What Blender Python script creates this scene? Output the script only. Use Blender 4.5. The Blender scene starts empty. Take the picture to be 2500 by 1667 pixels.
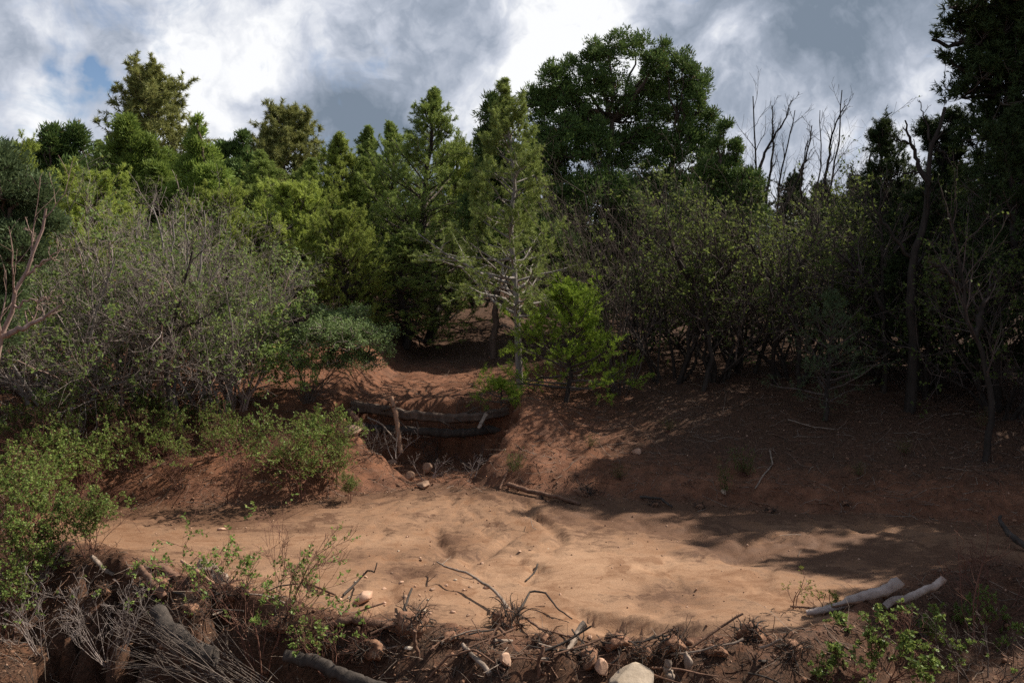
import bpy, math
import numpy as np
from mathutils import Vector

SC = bpy.context.scene
C = SC.collection
R_ = math.radians

# ------------------------------------------------------------------ camera
CAMZ = 2.6
PITCH = R_(3.96)
FPX = 1024 * 31 / 36.0
cam_d = bpy.data.cameras.new('camera')
cam_d.lens = 31; cam_d.sensor_width = 36; cam_d.clip_end = 2000; cam_d.clip_start = 0.05
cam = bpy.data.objects.new('camera', cam_d); C.objects.link(cam)
cam.location = (0, 0, CAMZ); cam.rotation_euler = (R_(90) - PITCH, 0, 0)
SC.camera = cam

# ------------------------------------------------------------------ light
SUN_EL = R_(46); SUN_AZ = R_(65)          # azimuth clockwise from the view direction
sd = Vector((math.sin(SUN_AZ) * math.cos(SUN_EL), math.cos(SUN_AZ) * math.cos(SUN_EL), math.sin(SUN_EL)))
sun_d = bpy.data.lights.new('sun', 'SUN'); sun_d.energy = 5.0; sun_d.angle = R_(0.5); sun_d.color = (1.0, 0.93, 0.82)
sun = bpy.data.objects.new('sun', sun_d); C.objects.link(sun)
sun.rotation_euler = sd.to_track_quat('Z', 'Y').to_euler()
sun.location = (20, 10, 30)
SC.view_settings.view_transform = 'Standard'; SC.view_settings.look = 'None'
SC.view_settings.exposure = 0.56; SC.view_settings.gamma = 1.0
SC.view_settings.use_curve_mapping = False
SC.render.engine = 'CYCLES'
SC.cycles.max_bounces = 6; SC.cycles.diffuse_bounces = 3; SC.cycles.transmission_bounces = 4
SC.cycles.glossy_bounces = 2; SC.cycles.use_denoising = False

def pdir(px, py):
    a = (px - 512) / FPX; b = -(py - 341) / FPX
    return np.array([a, math.cos(PITCH) + b * math.sin(PITCH), -math.sin(PITCH) + b * math.cos(PITCH)])

def P(px, py, d):
    v = pdir(px, py); v = v * (d / v[1])
    return np.array([v[0], d, CAMZ + v[2]])

# ------------------------------------------------------------------ sky
W = bpy.data.worlds.new('World'); SC.world = W; W.use_nodes = True
nt = W.node_tree; nt.nodes.clear()
N = nt.nodes.new; L = nt.links.new
def wmath(op, a, b=None, c=None, clamp=False):
    n = N('ShaderNodeMath'); n.operation = op; n.use_clamp = clamp
    for i, v in enumerate((a, b, c)):
        if v is None: continue
        if isinstance(v, (int, float)): n.inputs[i].default_value = v
        else: L(v, n.inputs[i])
    return n.outputs[0]
out = N('ShaderNodeOutputWorld'); tc = N('ShaderNodeTexCoord')
sky = N('ShaderNodeTexSky'); sky.sky_type = 'NISHITA'; sky.sun_disc = False
sky.sun_elevation = SUN_EL; sky.sun_rotation = SUN_AZ; sky.altitude = 2000; sky.air_density = 1.0; sky.dust_density = 0.6
sep = N('ShaderNodeSeparateXYZ'); L(tc.outputs['Generated'], sep.inputs[0])
zz = wmath('ADD', wmath('MAXIMUM', sep.outputs[2], 0.0), 0.16)
cmb = N('ShaderNodeCombineXYZ'); L(wmath('DIVIDE', sep.outputs[0], zz), cmb.inputs[0]); L(wmath('DIVIDE', sep.outputs[1], zz), cmb.inputs[1])
def wnoise(scale, detail, rough, dist, off, vec=None):
    mp = N('ShaderNodeMapping'); mp.inputs['Location'].default_value = off
    L(vec if vec is not None else cmb.outputs[0], mp.inputs[0])
    n = N('ShaderNodeTexNoise'); n.inputs['Scale'].default_value = scale; n.inputs['Detail'].default_value = detail
    n.inputs['Roughness'].default_value = rough; n.inputs['Distortion'].default_value = dist
    L(mp.outputs[0], n.inputs['Vector']); return n.outputs[0]
n_big = wnoise(0.75, 4, 0.5, 0.3, (3.1, 1.7, 0.0))
n_mid = wnoise(2.1, 9, 0.56, 0.35, (0.4, 5.3, 0.0))
n_dir = wnoise(4.2, 10, 0.56, 0.5, (1.0, 2.0, 0.5), tc.outputs['Generated'])
n_fine = wnoise(13.0, 8, 0.62, 0.6, (4.0, 2.0, 0.5), tc.outputs['Generated'])
# cloud banks that stand in this part of the sky: direction, size, amount (billows brighter / undersides darker)
# directions are warped by noise so their borders are ragged
wn = N('ShaderNodeTexNoise'); wn.inputs['Scale'].default_value = 5.0; wn.inputs['Detail'].default_value = 6
L(tc.outputs['Generated'], wn.inputs['Vector'])
wsub = N('ShaderNodeVectorMath'); wsub.operation = 'SUBTRACT'; L(wn.outputs['Color'], wsub.inputs[0]); wsub.inputs[1].default_value = (0.5, 0.5, 0.5)
wsc = N('ShaderNodeVectorMath'); wsc.operation = 'SCALE'; L(wsub.outputs[0], wsc.inputs[0]); wsc.inputs['Scale'].default_value = 0.30
wadd = N('ShaderNodeVectorMath'); wadd.operation = 'ADD'; L(tc.outputs['Generated'], wadd.inputs[0]); L(wsc.outputs[0], wadd.inputs[1])
def bank(px, py, size_px, amt):
    v = pdir(px, py); v = v / np.linalg.norm(v)
    d = N('ShaderNodeVectorMath'); d.operation = 'DISTANCE'; L(wadd.outputs[0], d.inputs[0]); d.inputs[1].default_value = v
    q = wmath('DIVIDE', d.outputs['Value'], size_px / FPX)
    e = wmath('EXPONENT', wmath('MULTIPLY', wmath('MULTIPLY', q, q), -1.0))
    return wmath('MULTIPLY', e, amt)
bright = wmath('MULTIPLY_ADD', n_dir, 1.7, -0.40)
bright = wmath('ADD', bright, wmath('MULTIPLY_ADD', n_mid, 0.12, -0.06))
bright = wmath('ADD', bright, wmath('MULTIPLY_ADD', n_fine, 0.7, -0.35))
for b in [(570, 45, 85, .62), (520, 85, 60, .35), (240, 98, 75, .62), (160, 80, 45, .35), (20, 112, 60, .65), (455, 100, 55, .12), (740, 160, 60, .5), (830, 175, 50, .5),
          (700, 120, 50, .2), (640, 90, 60, .3), (930, 60, 40, .2), (275, 85, 35, .2), (60, 30, 60, .0),
          (810, 60, 110, -.25), (830, 105, 60, -.22), (690, 15, 60, -.25), (480, 22, 30, -.4), (120, 20, 120, .0), (330, 140, 70, -.28), (270, 110, 14, -.3),
          (60, 145, 50, -.05), (340, 60, 90, -.15), (450, 160, 60, -.2), (560, -150, 300, .15)]:
    if b[3]: bright = wmath('ADD', bright, bank(*b))
n_bil = wnoise(7.5, 5, 0.5, 0.3, (7.0, 1.0, 3.5), wadd.outputs[0])
bil = wmath('ABSOLUTE', wmath('SUBTRACT', n_bil, 0.5))
bright = wmath('ADD', bright, wmath('MULTIPLY_ADD', bil, 1.9, -0.16))
n_bil2 = wnoise(20.0, 5, 0.55, 0.2, (2.0, 6.0, 1.5), wadd.outputs[0])
bright = wmath('ADD', bright, wmath('MULTIPLY_ADD', wmath('ABSOLUTE', wmath('SUBTRACT', n_bil2, 0.5)), 0.9, -0.06))
gap = wmath('ADD', wmath('MULTIPLY_ADD', n_mid, -1.6, 1.0), wmath('MULTIPLY_ADD', n_big, -1.5, 0.78))
for b in [(5, 92, 20, 1.7), (95, 96, 22, 1.7), (62, 104, 16, 1.6), (36, 100, 16, 1.5), (75, 82, 12, 1.4), (620, 18, 12, .9)]: gap = wmath('ADD', gap, bank(*b))
for b in [(500, 100, 420, -.5), (800, 60, 300, -.5)]: gap = wmath('ADD', gap, bank(*b))
gap = wmath('ADD', gap, wmath('MULTIPLY_ADD', n_fine, 3.4, -1.7))
gapm = wmath('MULTIPLY', wmath('MULTIPLY_ADD', gap, 1.1, 0.0, clamp=True), 1.0)
ramp = N('ShaderNodeValToRGB'); L(bright, ramp.inputs[0])
cr = ramp.color_ramp; cr.elements[0].position = 0.0; cr.elements[0].color = (0.20, 0.25, 0.32, 1)
cr.elements[1].position = 1.0; cr.elements[1].color = (0.97, 0.98, 1.0, 1)
e = cr.elements.new(0.35); e.color = (0.36, 0.41, 0.50, 1)
e = cr.elements.new(0.65); e.color = (0.60, 0.64, 0.73, 1)
skyb = N('ShaderNodeBackground'); L(sky.outputs[0], skyb.inputs[0]); skyb.inputs[1].default_value = 0.075
clb = N('ShaderNodeBackground'); L(ramp.outputs[0], clb.inputs[0]); clb.inputs[1].default_value = 0.69
mx = N('ShaderNodeMixShader'); L(gapm, mx.inputs[0]); L(clb.outputs[0], mx.inputs[1]); L(skyb.outputs[0], mx.inputs[2])
L(mx.outputs[0], out.inputs[0])

# ------------------------------------------------------------------ helpers
def rng(seed): return np.random.default_rng(seed)

def _hash(ix, iy, s):
    h = (ix.astype(np.int64) * 374761393 + iy.astype(np.int64) * 668265263 + s * 974711) & 0xffffffff
    h = ((h ^ (h >> 13)) * 1274126177) & 0xffffffff
    return ((h ^ (h >> 16)) & 0xffff) / 65535.0
def vnoise(x, y, s=0):
    x = np.asarray(x, float); y = np.asarray(y, float)
    ix = np.floor(x); iy = np.floor(y); fx = x - ix; fy = y - iy
    fx = fx * fx * (3 - 2 * fx); fy = fy * fy * (3 - 2 * fy)
    a = _hash(ix, iy, s); b = _hash(ix + 1, iy, s); c = _hash(ix, iy + 1, s); d = _hash(ix + 1, iy + 1, s)
    return (a + (b - a) * fx) * (1 - fy) + (c + (d - c) * fx) * fy
def fbm(x, y, f, o=4, s=0, g=0.5):
    t = 0; a = 1; n = 0
    for k in range(o):
        t = t + a * vnoise(x * f + 17.3 * k, y * f - 9.1 * k, s + k); n += a; a *= g; f *= 2.03
    return t / n - 0.5
def sst(a, b, v):
    t = np.clip((v - a) / (b - a), 0, 1); return t * t * (3 - 2 * t)
def ramp1(x, pts):
    return np.interp(x, [p[0] for p in pts], [p[1] for p in pts])

def zplane(px, py, z=0.0):
    v = pdir(px, py); t = (z - CAMZ) / v[2]; return np.array([v[0] * t, v[1] * t])

BACK = [(-30, 6.5), (-8, 9.2), (-4.9, 10.2), (-3.83, 9.95), (-2.6, 10.1), (-1.5, 10.75), (-0.9, 11.15), (-0.3, 10.95), (0.2, 10.7), (1.04, 10.4), (2.37, 10.05), (4.2, 9.6), (5.3, 9.2), (8, 9.0), (30, 9)]
CREST = [(-30, 8.8), (-5, 8.5), (-4.0, 8.15), (-3.0, 7.6), (-2.2, 7.0), (-1.2, 6.4), (0, 6.05), (1.0, 6.0), (2.2, 6.35), (3.3, 7.2), (4.4, 7.7), (6, 8.0), (30, 8.0)]

def seg_dist(x, y, pts):
    best = np.full(np.shape(x), 1e9)
    for (ax, ay), (bx, by) in zip(pts[:-1], pts[1:]):
        dx, dy = bx - ax, by - ay; q = dx * dx + dy * dy + 1e-12
        t = np.clip(((x - ax) * dx + (y - ay) * dy) / q, 0, 1)
        best = np.minimum(best, np.hypot(x - ax - t * dx, y - ay - t * dy))
    return best
def zp(l): return [tuple(zplane(*p)) for p in l]
RILLS = [  # pixel course on the sand, width, depth
    (zp([(438, 528), (437, 540), (446, 548), (452, 556), (470, 555), (490, 548), (515, 534), (528, 531)]), .045, .035),
    (zp([(515, 534), (480, 556), (455, 570), (420, 585), (370, 600), (345, 605)]), .07, .022),
    (zp([(523, 500), (530, 512), (545, 524), (556, 533), (563, 541), (556, 547), (540, 551)]), .05, .04),
    (zp([(537, 567), (533, 575), (527, 583)]), .035, .035),
    (zp([(590, 515), (660, 525), (700, 540), (740, 560)]), .14, .025),
    (zp([(420, 560), (400, 575), (380, 590)]), .2, .02),
    (zp([(480, 580), (430, 592), (390, 600)]), .06, .015),
]
SCARP = zp([(575, 607), (600, 613), (640, 617), (668, 622), (700, 624)])
SCARP2 = zp([(640, 580), (670, 595), (690, 612), (730, 616), (770, 612)])

def macro(x, y):
    x = np.asarray(x, float); y = np.asarray(y, float)
    wob = 0.25 * fbm(x, y, 0.8, 2, 5)
    yb = ramp1(x, BACK) + wob; cr_ = ramp1(x, CREST) + 0.5 * fbm(x, y, 0.9, 2, 9)
    db = y - yb
    right = sst(-0.4, 0.4, x)
    slope = 0.33 * (1 - right) + 0.235 * right
    dbc = np.maximum(db, 0)
    bank_ = slope * np.minimum(dbc, 3.2) + (slope * 0.75) * np.clip(dbc - 3.2, 0, 1.5) + 0.085 * np.clip(dbc - 4.7, 0, 20) + 0.03 * np.clip(dbc - 24.7, 0, 400)
    bank_ = bank_ + 0.10 * sst(0.0, 0.35, db)                       # little edge scarp
    # hump right of the gully, beside the pine
    bank_ = bank_ + 0.38 * np.exp(-(((x - 0.15) / 0.75) ** 2 + ((y - 12.4) / 0.8) ** 2)) * sst(0, 0.6, db)
    # gully below the log dam, terrace of sediment above it
    gx = -0.9 - 0.22 * (y - 11.1) + 0.45 * fbm(x, y, 3.0, 4, 33); ghw = np.clip(0.40 + 0.50 * (y - 11.1), .3, 1.05)
    wall = 12.9 - 0.25 * np.abs(x + 1.1)
    gh = 0.66
    g = sst(ghw + 0.38, ghw - 0.12, np.abs(x - gx)) * sst(wall + .04, wall - .04, y)
    tz = 0.80 + 0.085 * np.maximum(y - wall, 0)
    ter = sst(1.7, 1.0, np.abs(x - (-1.15 + 0.08 * (y - 12)))) * sst(wall - .04, wall + .04, y) * sst(21, 17, y)
    bank_ = bank_ * (1 - ter) + np.minimum(np.maximum(tz, bank_ * 0.0), 5) * ter
    bank_ = bank_ * (1 - g) + (-0.02 + 0.03 * np.maximum(db, 0)) * g
    # far left and right rise
    z = bank_
    z = z + 0.30 * np.maximum(-(x + 4.7) , 0) * sst(4, 8, y) * sst(14, 10, y)
    # pan: shallow dish, slightly tilted
    onpan = sst(0.15, -0.15, db)
    z = z + onpan * (0.05 * fbm(x, y, 0.45, 3, 31) + 0.035 * np.exp(-((x - 0.9) ** 2 / 1.2 + (y - 7.8) ** 2 / 0.8)))
    # front dam
    s = cr_ - y
    deep = ramp1(x, [(-6, -0.35), (-4, -0.55), (-2, -0.7), (0, -0.6), (1.6, -0.55), (2.4, -0.3), (6, -0.2)])
    z = z + 0.09 * np.exp(-((s - 0.05) / 0.28) ** 2)
    z = z + deep * sst(0.15, 1.0, s)
    z = z + (1.25 - deep) * sst(4.6, 1.5, y)
    return z, db, s, g

def hgt(x, y):
    x = np.asarray(x, float); y = np.asarray(y, float)
    z, db, s, g = macro(x, y)
    pan = sst(0.1, -0.1, db) * sst(0.05, -0.15, s)
    rough = 1 - pan
    near = sst(40, 15, y)
    z = z + rough * near * (0.16 * fbm(x, y, 1.3, 4, 51) + 0.05 * fbm(x, y, 5, 4, 61)) * (1 - 0.25 * g)
    cl = np.clip(fbm(x, y, 9, 3, 71) - 0.02, 0, 1)
    z = z + rough * sst(18, 12, y) * 0.13 * cl
    # rubble of the brush dam
    dam = sst(-0.25, 0.1, s) * sst(3.0, 1.5, s)
    hol = sst(0.0, 0.12, fbm(x, y, 1.9, 3, 81))
    z = z - 0.10 * g * sst(11.6, 12.4, y)
    z = z + dam * (0.14 * fbm(x, y, 3.5, 4, 85) + 0.16 * np.clip(fbm(x, y, 7, 4, 88), -.2, 1) - 0.62 * hol * sst(3.0, 1.6, x))
    # wash floor relief
    if np.any(pan > 0):
        rp = np.zeros_like(z)
        for pts, w, dep in RILLS:
            dd = seg_dist(x + 0.05 * fbm(x, y, 6, 2, 3), y + 0.05 * fbm(x, y, 6, 2, 4), pts)
            rp = rp - dep * np.exp(-(dd / (w + .02)) ** 2) * (.6 + 1.2 * vnoise(x * 3, y * 3, 14)) + dep * 0.3 * np.exp(-((dd - 2.0 * w) / w) ** 2)
        sy = ramp1(x, SCARP) + 0.06 * fbm(x, x * 0 + 3.3, 5, 3, 13); inx = sst(SCARP[0][0] - .1, SCARP[0][0] + .15, x) * sst(SCARP[-1][0] + .3, SCARP[-1][0] - .1, x)
        rp = rp - 0.11 * inx * sst(0.05, -0.05, y - sy) * sst(-0.55, -0.08, y - sy)
        c2 = zplane(668, 592); rp = rp - 0.028 * sst(1.1, 0.5, np.hypot((x - c2[0]) / 0.46, (y - c2[1]) / 0.34) + 1.1 * fbm(x, y, 3.5, 3, 27))
        q = zplane(500, 518)
        rpl = np.exp(-((x - q[0] - .1) / 0.75) ** 2 - ((y - q[1]) / 0.75) ** 2)
        rp = rp + rpl * 0.020 * np.sin((y * 0.94 + 0.22 * np.sin(x * 5 + 3 * fbm(x, y, 2, 2, 8))) * 62 + 6 * fbm(x, y, 2, 2, 7))
        an_ = np.arctan2(x + .65, 11.6 - y) + 0.25 * fbm(x, y, 1.2, 2, 46); ra_ = np.hypot(x + .65, 11.6 - y)
        rp = rp + 0.030 * fbm(an_ * 4, ra_ * .7, 2.0, 5, 47) - 0.026 * sst(.05, .005, np.abs(fbm(an_ * 3, ra_ * .5, 2.2, 4, 48)))
        rp = rp + 0.012 * np.clip(fbm(x * .8 - y * .5, y * 1.5, 3.2, 4, 41) * 8, -1, .25) * sst(-.1, .25, fbm(x, y, .7, 2, 44) + .05)
        rp = rp + 0.030 * fbm(x + y * .4, y * 1.8, 1.8, 5, 21) + 0.006 * np.clip(fbm(x, y, 14, 3, 24), -.3, .5)
        z = z + pan * rp
    return z
def hz(x, y): return float(hgt(np.array([float(x)]), np.array([float(y)]))[0])

def G(px, py, dmin=4.0, dmax=60):
    v = pdir(px, py); v = v / v[1]
    ds = np.linspace(dmin, dmax, 2400)
    z = CAMZ + v[2] * ds; h = hgt(v[0] * ds, ds)
    i = np.argmax(z < h)
    d = ds[i] if z[i] < h[i] else dmax
    return np.array([v[0] * d, d, hz(v[0] * d, d)])
def onground(px, d):
    x = (px - 512) / FPX * d; return np.array([x, d, hz(x, d)])

# ---- mesh building
class Geo:
    def __init__(s): s.V = []; s.F = {3: [], 4: []}; s.n = 0; s.uv = []
    def add(s, V, F):
        V = np.asarray(V, float).reshape(-1, 3); F = np.asarray(F, np.int64)
        if len(V) == 0: return s
        s.V.append(V); s.F[F.shape[1]].append(F + s.n); s.n += len(V); return s
    def merge(s, o):
        for k in (3, 4):
            for f in o.F[k]: s.F[k].append(f + s.n)
        s.V += o.V; s.n += o.n; return s
    def empty(s): return s.n == 0
def mesh_of(name, g, mats, smooth=False, mat_idx=None, attrs=None):
    V = np.concatenate(g.V); me = bpy.data.meshes.new(name)
    me.vertices.add(len(V)); me.vertices.foreach_set('co', V.astype(np.float32).ravel())
    loops = []; starts = []; off = 0
    for k in (3, 4):
        if g.F[k]:
            F = np.concatenate(g.F[k]); loops.append(F.ravel()); starts.append(off + np.arange(len(F)) * k); off += F.size
    loops = np.concatenate(loops); starts = np.concatenate(starts)
    me.loops.add(len(loops)); me.loops.foreach_set('vertex_index', loops.astype(np.int32))
    me.polygons.add(len(starts)); me.polygons.foreach_set('loop_start', starts.astype(np.int32))
    if not isinstance(mats, (list, tuple)): mats = [mats]
    for m in mats: me.materials.append(m)
    if smooth: me.polygons.foreach_set('use_smooth', np.ones(len(starts), bool))
    me.update(calc_edges=True)
    if attrs:
        for k, v in attrs.items():
            a = me.attributes.new(k, 'FLOAT', 'POINT'); a.data.foreach_set('value', v.astype(np.float32))
    return me
def obj(name, g, mat, parent=None, smooth=False, loc=None, attrs=None):
    o = bpy.data.objects.new(name, mesh_of(name, g, mat, smooth, attrs=attrs)); C.objects.link(o)
    if parent is not None: o.parent = parent
    if loc is not None: o.location = loc
    if name in ('twigs', 'branches', 'leaves', 'crown', 'rootlets', 'roots', 'limbs', 'blades', 'side_twigs', 'stalks', 'stems'): o['kind'] = 'stuff'
    return o
def tag(o, label, cat, group=None, kind=None):
    o['label'] = label; o['category'] = cat
    if group: o['group'] = group
    if kind: o['kind'] = kind
    return o
def thing(name, label, cat, loc, group=None):
    o = bpy.data.objects.new(name, None); C.objects.link(o); o.location = loc; o.empty_display_size = 0.2
    return tag(o, label, cat, group)
def copy_thing(src, loc, rz, scale, label, group=None):
    r = src.copy(); C.objects.link(r); r.location = loc; r.rotation_euler = (0, 0, rz); r.scale = scale; r['label'] = label
    if group: r['group'] = group
    elif 'group' in r: del r['group']
    for ch in list(src.children):
        c = ch.copy(); C.objects.link(c); c.parent = r
        for gc in list(ch.children):
            d = gc.copy(); C.objects.link(d); d.parent = c
    return r

def resample(Q, n):
    s = np.concatenate([[0], np.cumsum(np.linalg.norm(np.diff(Q, axis=0), axis=1))]); u = np.linspace(0, s[-1], n)
    return np.stack([np.interp(u, s, Q[:, k]) for k in range(3)], 1)
def nrm(v): return v / (np.linalg.norm(v, axis=-1, keepdims=True) + 1e-9)
def tubes(Pl, Rd, k=5, cap=False):
    Pl = np.asarray(Pl, float); B, n, _ = Pl.shape; Rd = np.broadcast_to(Rd, (B, n))
    T = np.empty_like(Pl); T[:, 1:-1] = Pl[:, 2:] - Pl[:, :-2]; T[:, 0] = Pl[:, 1] - Pl[:, 0]; T[:, -1] = Pl[:, -1] - Pl[:, -2]
    T = nrm(T); mean = nrm(Pl[:, -1] - Pl[:, 0])
    ref = np.where(np.abs(mean[:, 2:3]) > 0.8, np.array([[1., 0, 0]]), np.array([[0, 0, 1.]]))
    U = nrm(np.cross(np.broadcast_to(ref[:, None], T.shape), T)); Vv = np.cross(T, U)
    a = np.arange(k) * 2 * np.pi / k
    V = Pl[:, :, None] + Rd[:, :, None, None] * (np.cos(a)[None, None, :, None] * U[:, :, None] + np.sin(a)[None, None, :, None] * Vv[:, :, None])
    i = np.arange(n - 1)[:, None]; j = np.arange(k)[None]
    q = np.stack([i * k + j, i * k + (j + 1) % k, (i + 1) * k + (j + 1) % k, (i + 1) * k + j], -1).reshape(-1, 4)
    F = (q[None] + (np.arange(B) * n * k)[:, None, None]).reshape(-1, 4)
    g = Geo().add(V.reshape(-1, 3), F)
    if cap:
        for b in range(B):
            for (r, idx) in ((0, 0), (n - 1, n - 1)):
                c = Pl[b, r][None]; ring = V[b, r]
                tri = [[0, 1 + (m + 1) % k, 1 + m] if r == 0 else [0, 1 + m, 1 + (m + 1) % k] for m in range(k)]
                g.add(np.concatenate([c, ring]), tri)
    return g
def interp_poly(Pl, idx, t):
    n = Pl.shape[1]; f = np.clip(t, 0, 0.9999) * (n - 1); i = f.astype(int); w = (f - i)[:, None]
    a = Pl[idx, i]; b = Pl[idx, i + 1]
    return a * (1 - w) + b * w, nrm(b - a)
def perp(T, r):
    v = r.normal(size=T.shape); v = v - (v * T).sum(-1, keepdims=True) * T; return nrm(v)
def grow(base, d, length, n, r, up=0.0, wig=0.15):
    """polylines from base along d, bending upward and wandering"""
    B = len(base); out_ = np.empty((B, n, 3)); out_[:, 0] = base; cur = nrm(d)
    st = np.asarray(length).reshape(-1, 1) / (n - 1)
    for i in range(1, n):
        cur = nrm(cur + np.array([0, 0, up]) + wig * r.normal(size=(B, 3))); out_[:, i] = out_[:, i - 1] + cur * st
    return out_
def kids(Pl, Rd, m, t0, t1, ang, lf, n, r, up=0.05, wig=0.15, flat=1.0, rmul=0.6, taper=0.25, lens=None):
    B = len(Pl); idx = np.repeat(np.arange(B), m); M = len(idx)
    t = t0 + (t1 - t0) * ((np.tile(np.arange(m), B) + r.random(M)) / m)
    b, T = interp_poly(Pl, idx, t); pr = perp(T, r); pr[:, 2] *= flat; pr = nrm(pr)
    a = ang * (0.75 + 0.5 * r.random(M))[:, None]
    d = T * np.cos(a) + pr * np.sin(a)
    plen = np.linalg.norm(np.diff(Pl, axis=1), axis=2).sum(1)[idx]
    ln = (plen * lf * (1.15 - 0.6 * t) if lens is None else lens[0] + (lens[1] - lens[0]) * r.random(M)) * (0.7 + 0.6 * r.random(M))
    Q = grow(b, d, ln, n, r, up, wig)
    ri = np.interp(t, np.linspace(0, 1, Pl.shape[1]), np.arange(Pl.shape[1])).astype(int)
    r0 = Rd[idx, np.minimum(ri, Rd.shape[1] - 1)] * rmul
    return Q, r0[:, None] * np.linspace(1, taper, n)[None]
def kites(b, d, ln, w, r, nor=None, fold=0.0):
    """leaf-shaped quads from b along d"""
    M = len(b); d = nrm(d); s = nrm(np.cross(d, nor)) if nor is not None else perp(d, r)
    ln = np.broadcast_to(np.asarray(ln), (M,))[:, None]; w = np.broadcast_to(np.asarray(w), (M,))[:, None]
    mid = b + d * ln * 0.5
    V = np.stack([b, mid + s * w * .5, b + d * ln, mid - s * w * .5], 1)
    return Geo().add(V.reshape(-1, 3), np.arange(M * 4).reshape(-1, 4))
def needles(b, d, ln, w, r):
    M = len(b); s = perp(nrm(d), r); ln = np.broadcast_to(np.asarray(ln), (M,))[:, None]; w = np.broadcast_to(np.asarray(w), (M,))[:, None]
    V = np.stack([b - s * w * .5, b + s * w * .5, b + nrm(d) * ln], 1)
    return Geo().add(V.reshape(-1, 3), np.arange(M * 3).reshape(-1, 3))
def brush(Pl, k, r, ln, w, t0=0.2, spread=0.9):
    """needles standing all round the shoots"""
    B = len(Pl); idx = np.repeat(np.arange(B), k); t = t0 + (1 - t0) * r.random(len(idx))
    b, T = interp_poly(Pl, idx, t); d = T * (0.55 + .3 * r.random((len(idx), 1))) + perp(T, r) * spread
    return needles(b, d, ln * (0.7 + 0.5 * r.random(len(idx))), w, r)

# ------------------------------------------------------------------ materials
def new_mat(name):
    m = bpy.data.materials.new(name); m.use_nodes = True; t = m.node_tree; t.nodes.clear(); return m, t
def leaf_mat(name, c1, c2, c3=None, trans=0.3, rough=0.62, spec=0.15):
    m, t = new_mat(name); n = t.nodes.new; l = t.links.new
    o = n('ShaderNodeOutputMaterial'); geo = n('ShaderNodeNewGeometry'); rp = n('ShaderNodeValToRGB')
    rp.color_ramp.elements[0].color = (*c1, 1); rp.color_ramp.elements[1].color = (*c2, 1)
    if c3: e_ = rp.color_ramp.elements.new(0.97); e_.color = (*c2, 1); rp.color_ramp.elements[-1].color = (*c3, 1)
    l(geo.outputs['Random Per Island'], rp.inputs[0])
    ob = n('ShaderNodeTexCoord'); nz = n('ShaderNodeTexNoise'); nz.inputs['Scale'].default_value = 2.3; nz.inputs['Detail'].default_value = 3
    l(ob.outputs['Object'], nz.inputs['Vector'])
    oi = n('ShaderNodeObjectInfo')
    ad = n('ShaderNodeMath'); ad.operation = 'MULTIPLY_ADD'; l(nz.outputs[0], ad.inputs[0]); ad.inputs[1].default_value = 0.9; ad.inputs[2].default_value = 0.55
    ad2 = n('ShaderNodeMath'); ad2.operation = 'MULTIPLY_ADD'; l(oi.outputs['Random'], ad2.inputs[0]); ad2.inputs[1].default_value = 0.3; ad2.inputs[2].default_value = 0.85
    mu = n('ShaderNodeMath'); mu.operation = 'MULTIPLY'; l(ad.outputs[0], mu.inputs[0]); l(ad2.outputs[0], mu.inputs[1])
    hs = n('ShaderNodeHueSaturation'); l(rp.outputs[0], hs.inputs['Color']); l(mu.outputs[0], hs.inputs['Value'])
    p = n('ShaderNodeBsdfPrincipled'); l(hs.outputs[0], p.inputs['Base Color']); p.inputs['Roughness'].default_value = rough
    p.inputs['Specular IOR Level'].default_value = spec
    tr = n('ShaderNodeBsdfTranslucent'); hs2 = n('ShaderNodeHueSaturation'); l(hs.outputs[0], hs2.inputs['Color']); hs2.inputs['Value'].default_value = 1.3; hs2.inputs['Hue'].default_value = 0.485
    l(hs2.outputs[0], tr.inputs['Color'])
    mix = n('ShaderNodeMixShader'); mix.inputs[0].default_value = trans; l(p.outputs[0], mix.inputs[1]); l(tr.outputs[0], mix.inputs[2])
    l(mix.outputs[0], o.inputs[0]); return m
def bark_mat(name, c1, c2, scale=12, rough=0.9, stretch=0.25, bump=0.6, moss=None):
    m, t = new_mat(name); n = t.nodes.new; l = t.links.new
    o = n('ShaderNodeOutputMaterial'); tc_ = n('ShaderNodeTexCoord'); mp = n('ShaderNodeMapping'); mp.inputs['Scale'].default_value = (1, 1, stretch)
    l(tc_.outputs['Object'], mp.inputs[0])
    nz = n('ShaderNodeTexNoise'); nz.inputs['Scale'].default_value = scale; nz.inputs['Detail'].default_value = 8; nz.inputs['Roughness'].default_value = 0.7
    l(mp.outputs[0], nz.inputs['Vector'])
    rp = n('ShaderNodeValToRGB'); rp.color_ramp.elements[0].position = 0.3; rp.color_ramp.elements[1].position = 0.7
    rp.color_ramp.elements[0].color = (*c1, 1); rp.color_ramp.elements[1].color = (*c2, 1); l(nz.outputs[0], rp.inputs[0])
    geo = n('ShaderNodeNewGeometry'); mu = n('ShaderNodeMath'); mu.operation = 'MULTIPLY_ADD'; l(geo.outputs['Random Per Island'], mu.inputs[0]); mu.inputs[1].default_value = 0.6; mu.inputs[2].default_value = 0.7
    hs = n('ShaderNodeHueSaturation'); l(rp.outputs[0], hs.inputs['Color']); l(mu.outputs[0], hs.inputs['Value'])
    p = n('ShaderNodeBsdfPrincipled'); l(hs.outputs[0], p.inputs['Base Color']); p.inputs['Roughness'].default_value = rough
    p.inputs['Specular IOR Level'].default_value = 0.2
    bp = n('ShaderNodeBump'); bp.inputs['Strength'].default_value = bump; bp.inputs['Distance'].default_value = 0.02; l(nz.outputs[0], bp.inputs['Height']); l(bp.outputs[0], p.inputs['Normal'])
    l(p.outputs[0], o.inputs[0]); return m
M = {}
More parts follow.
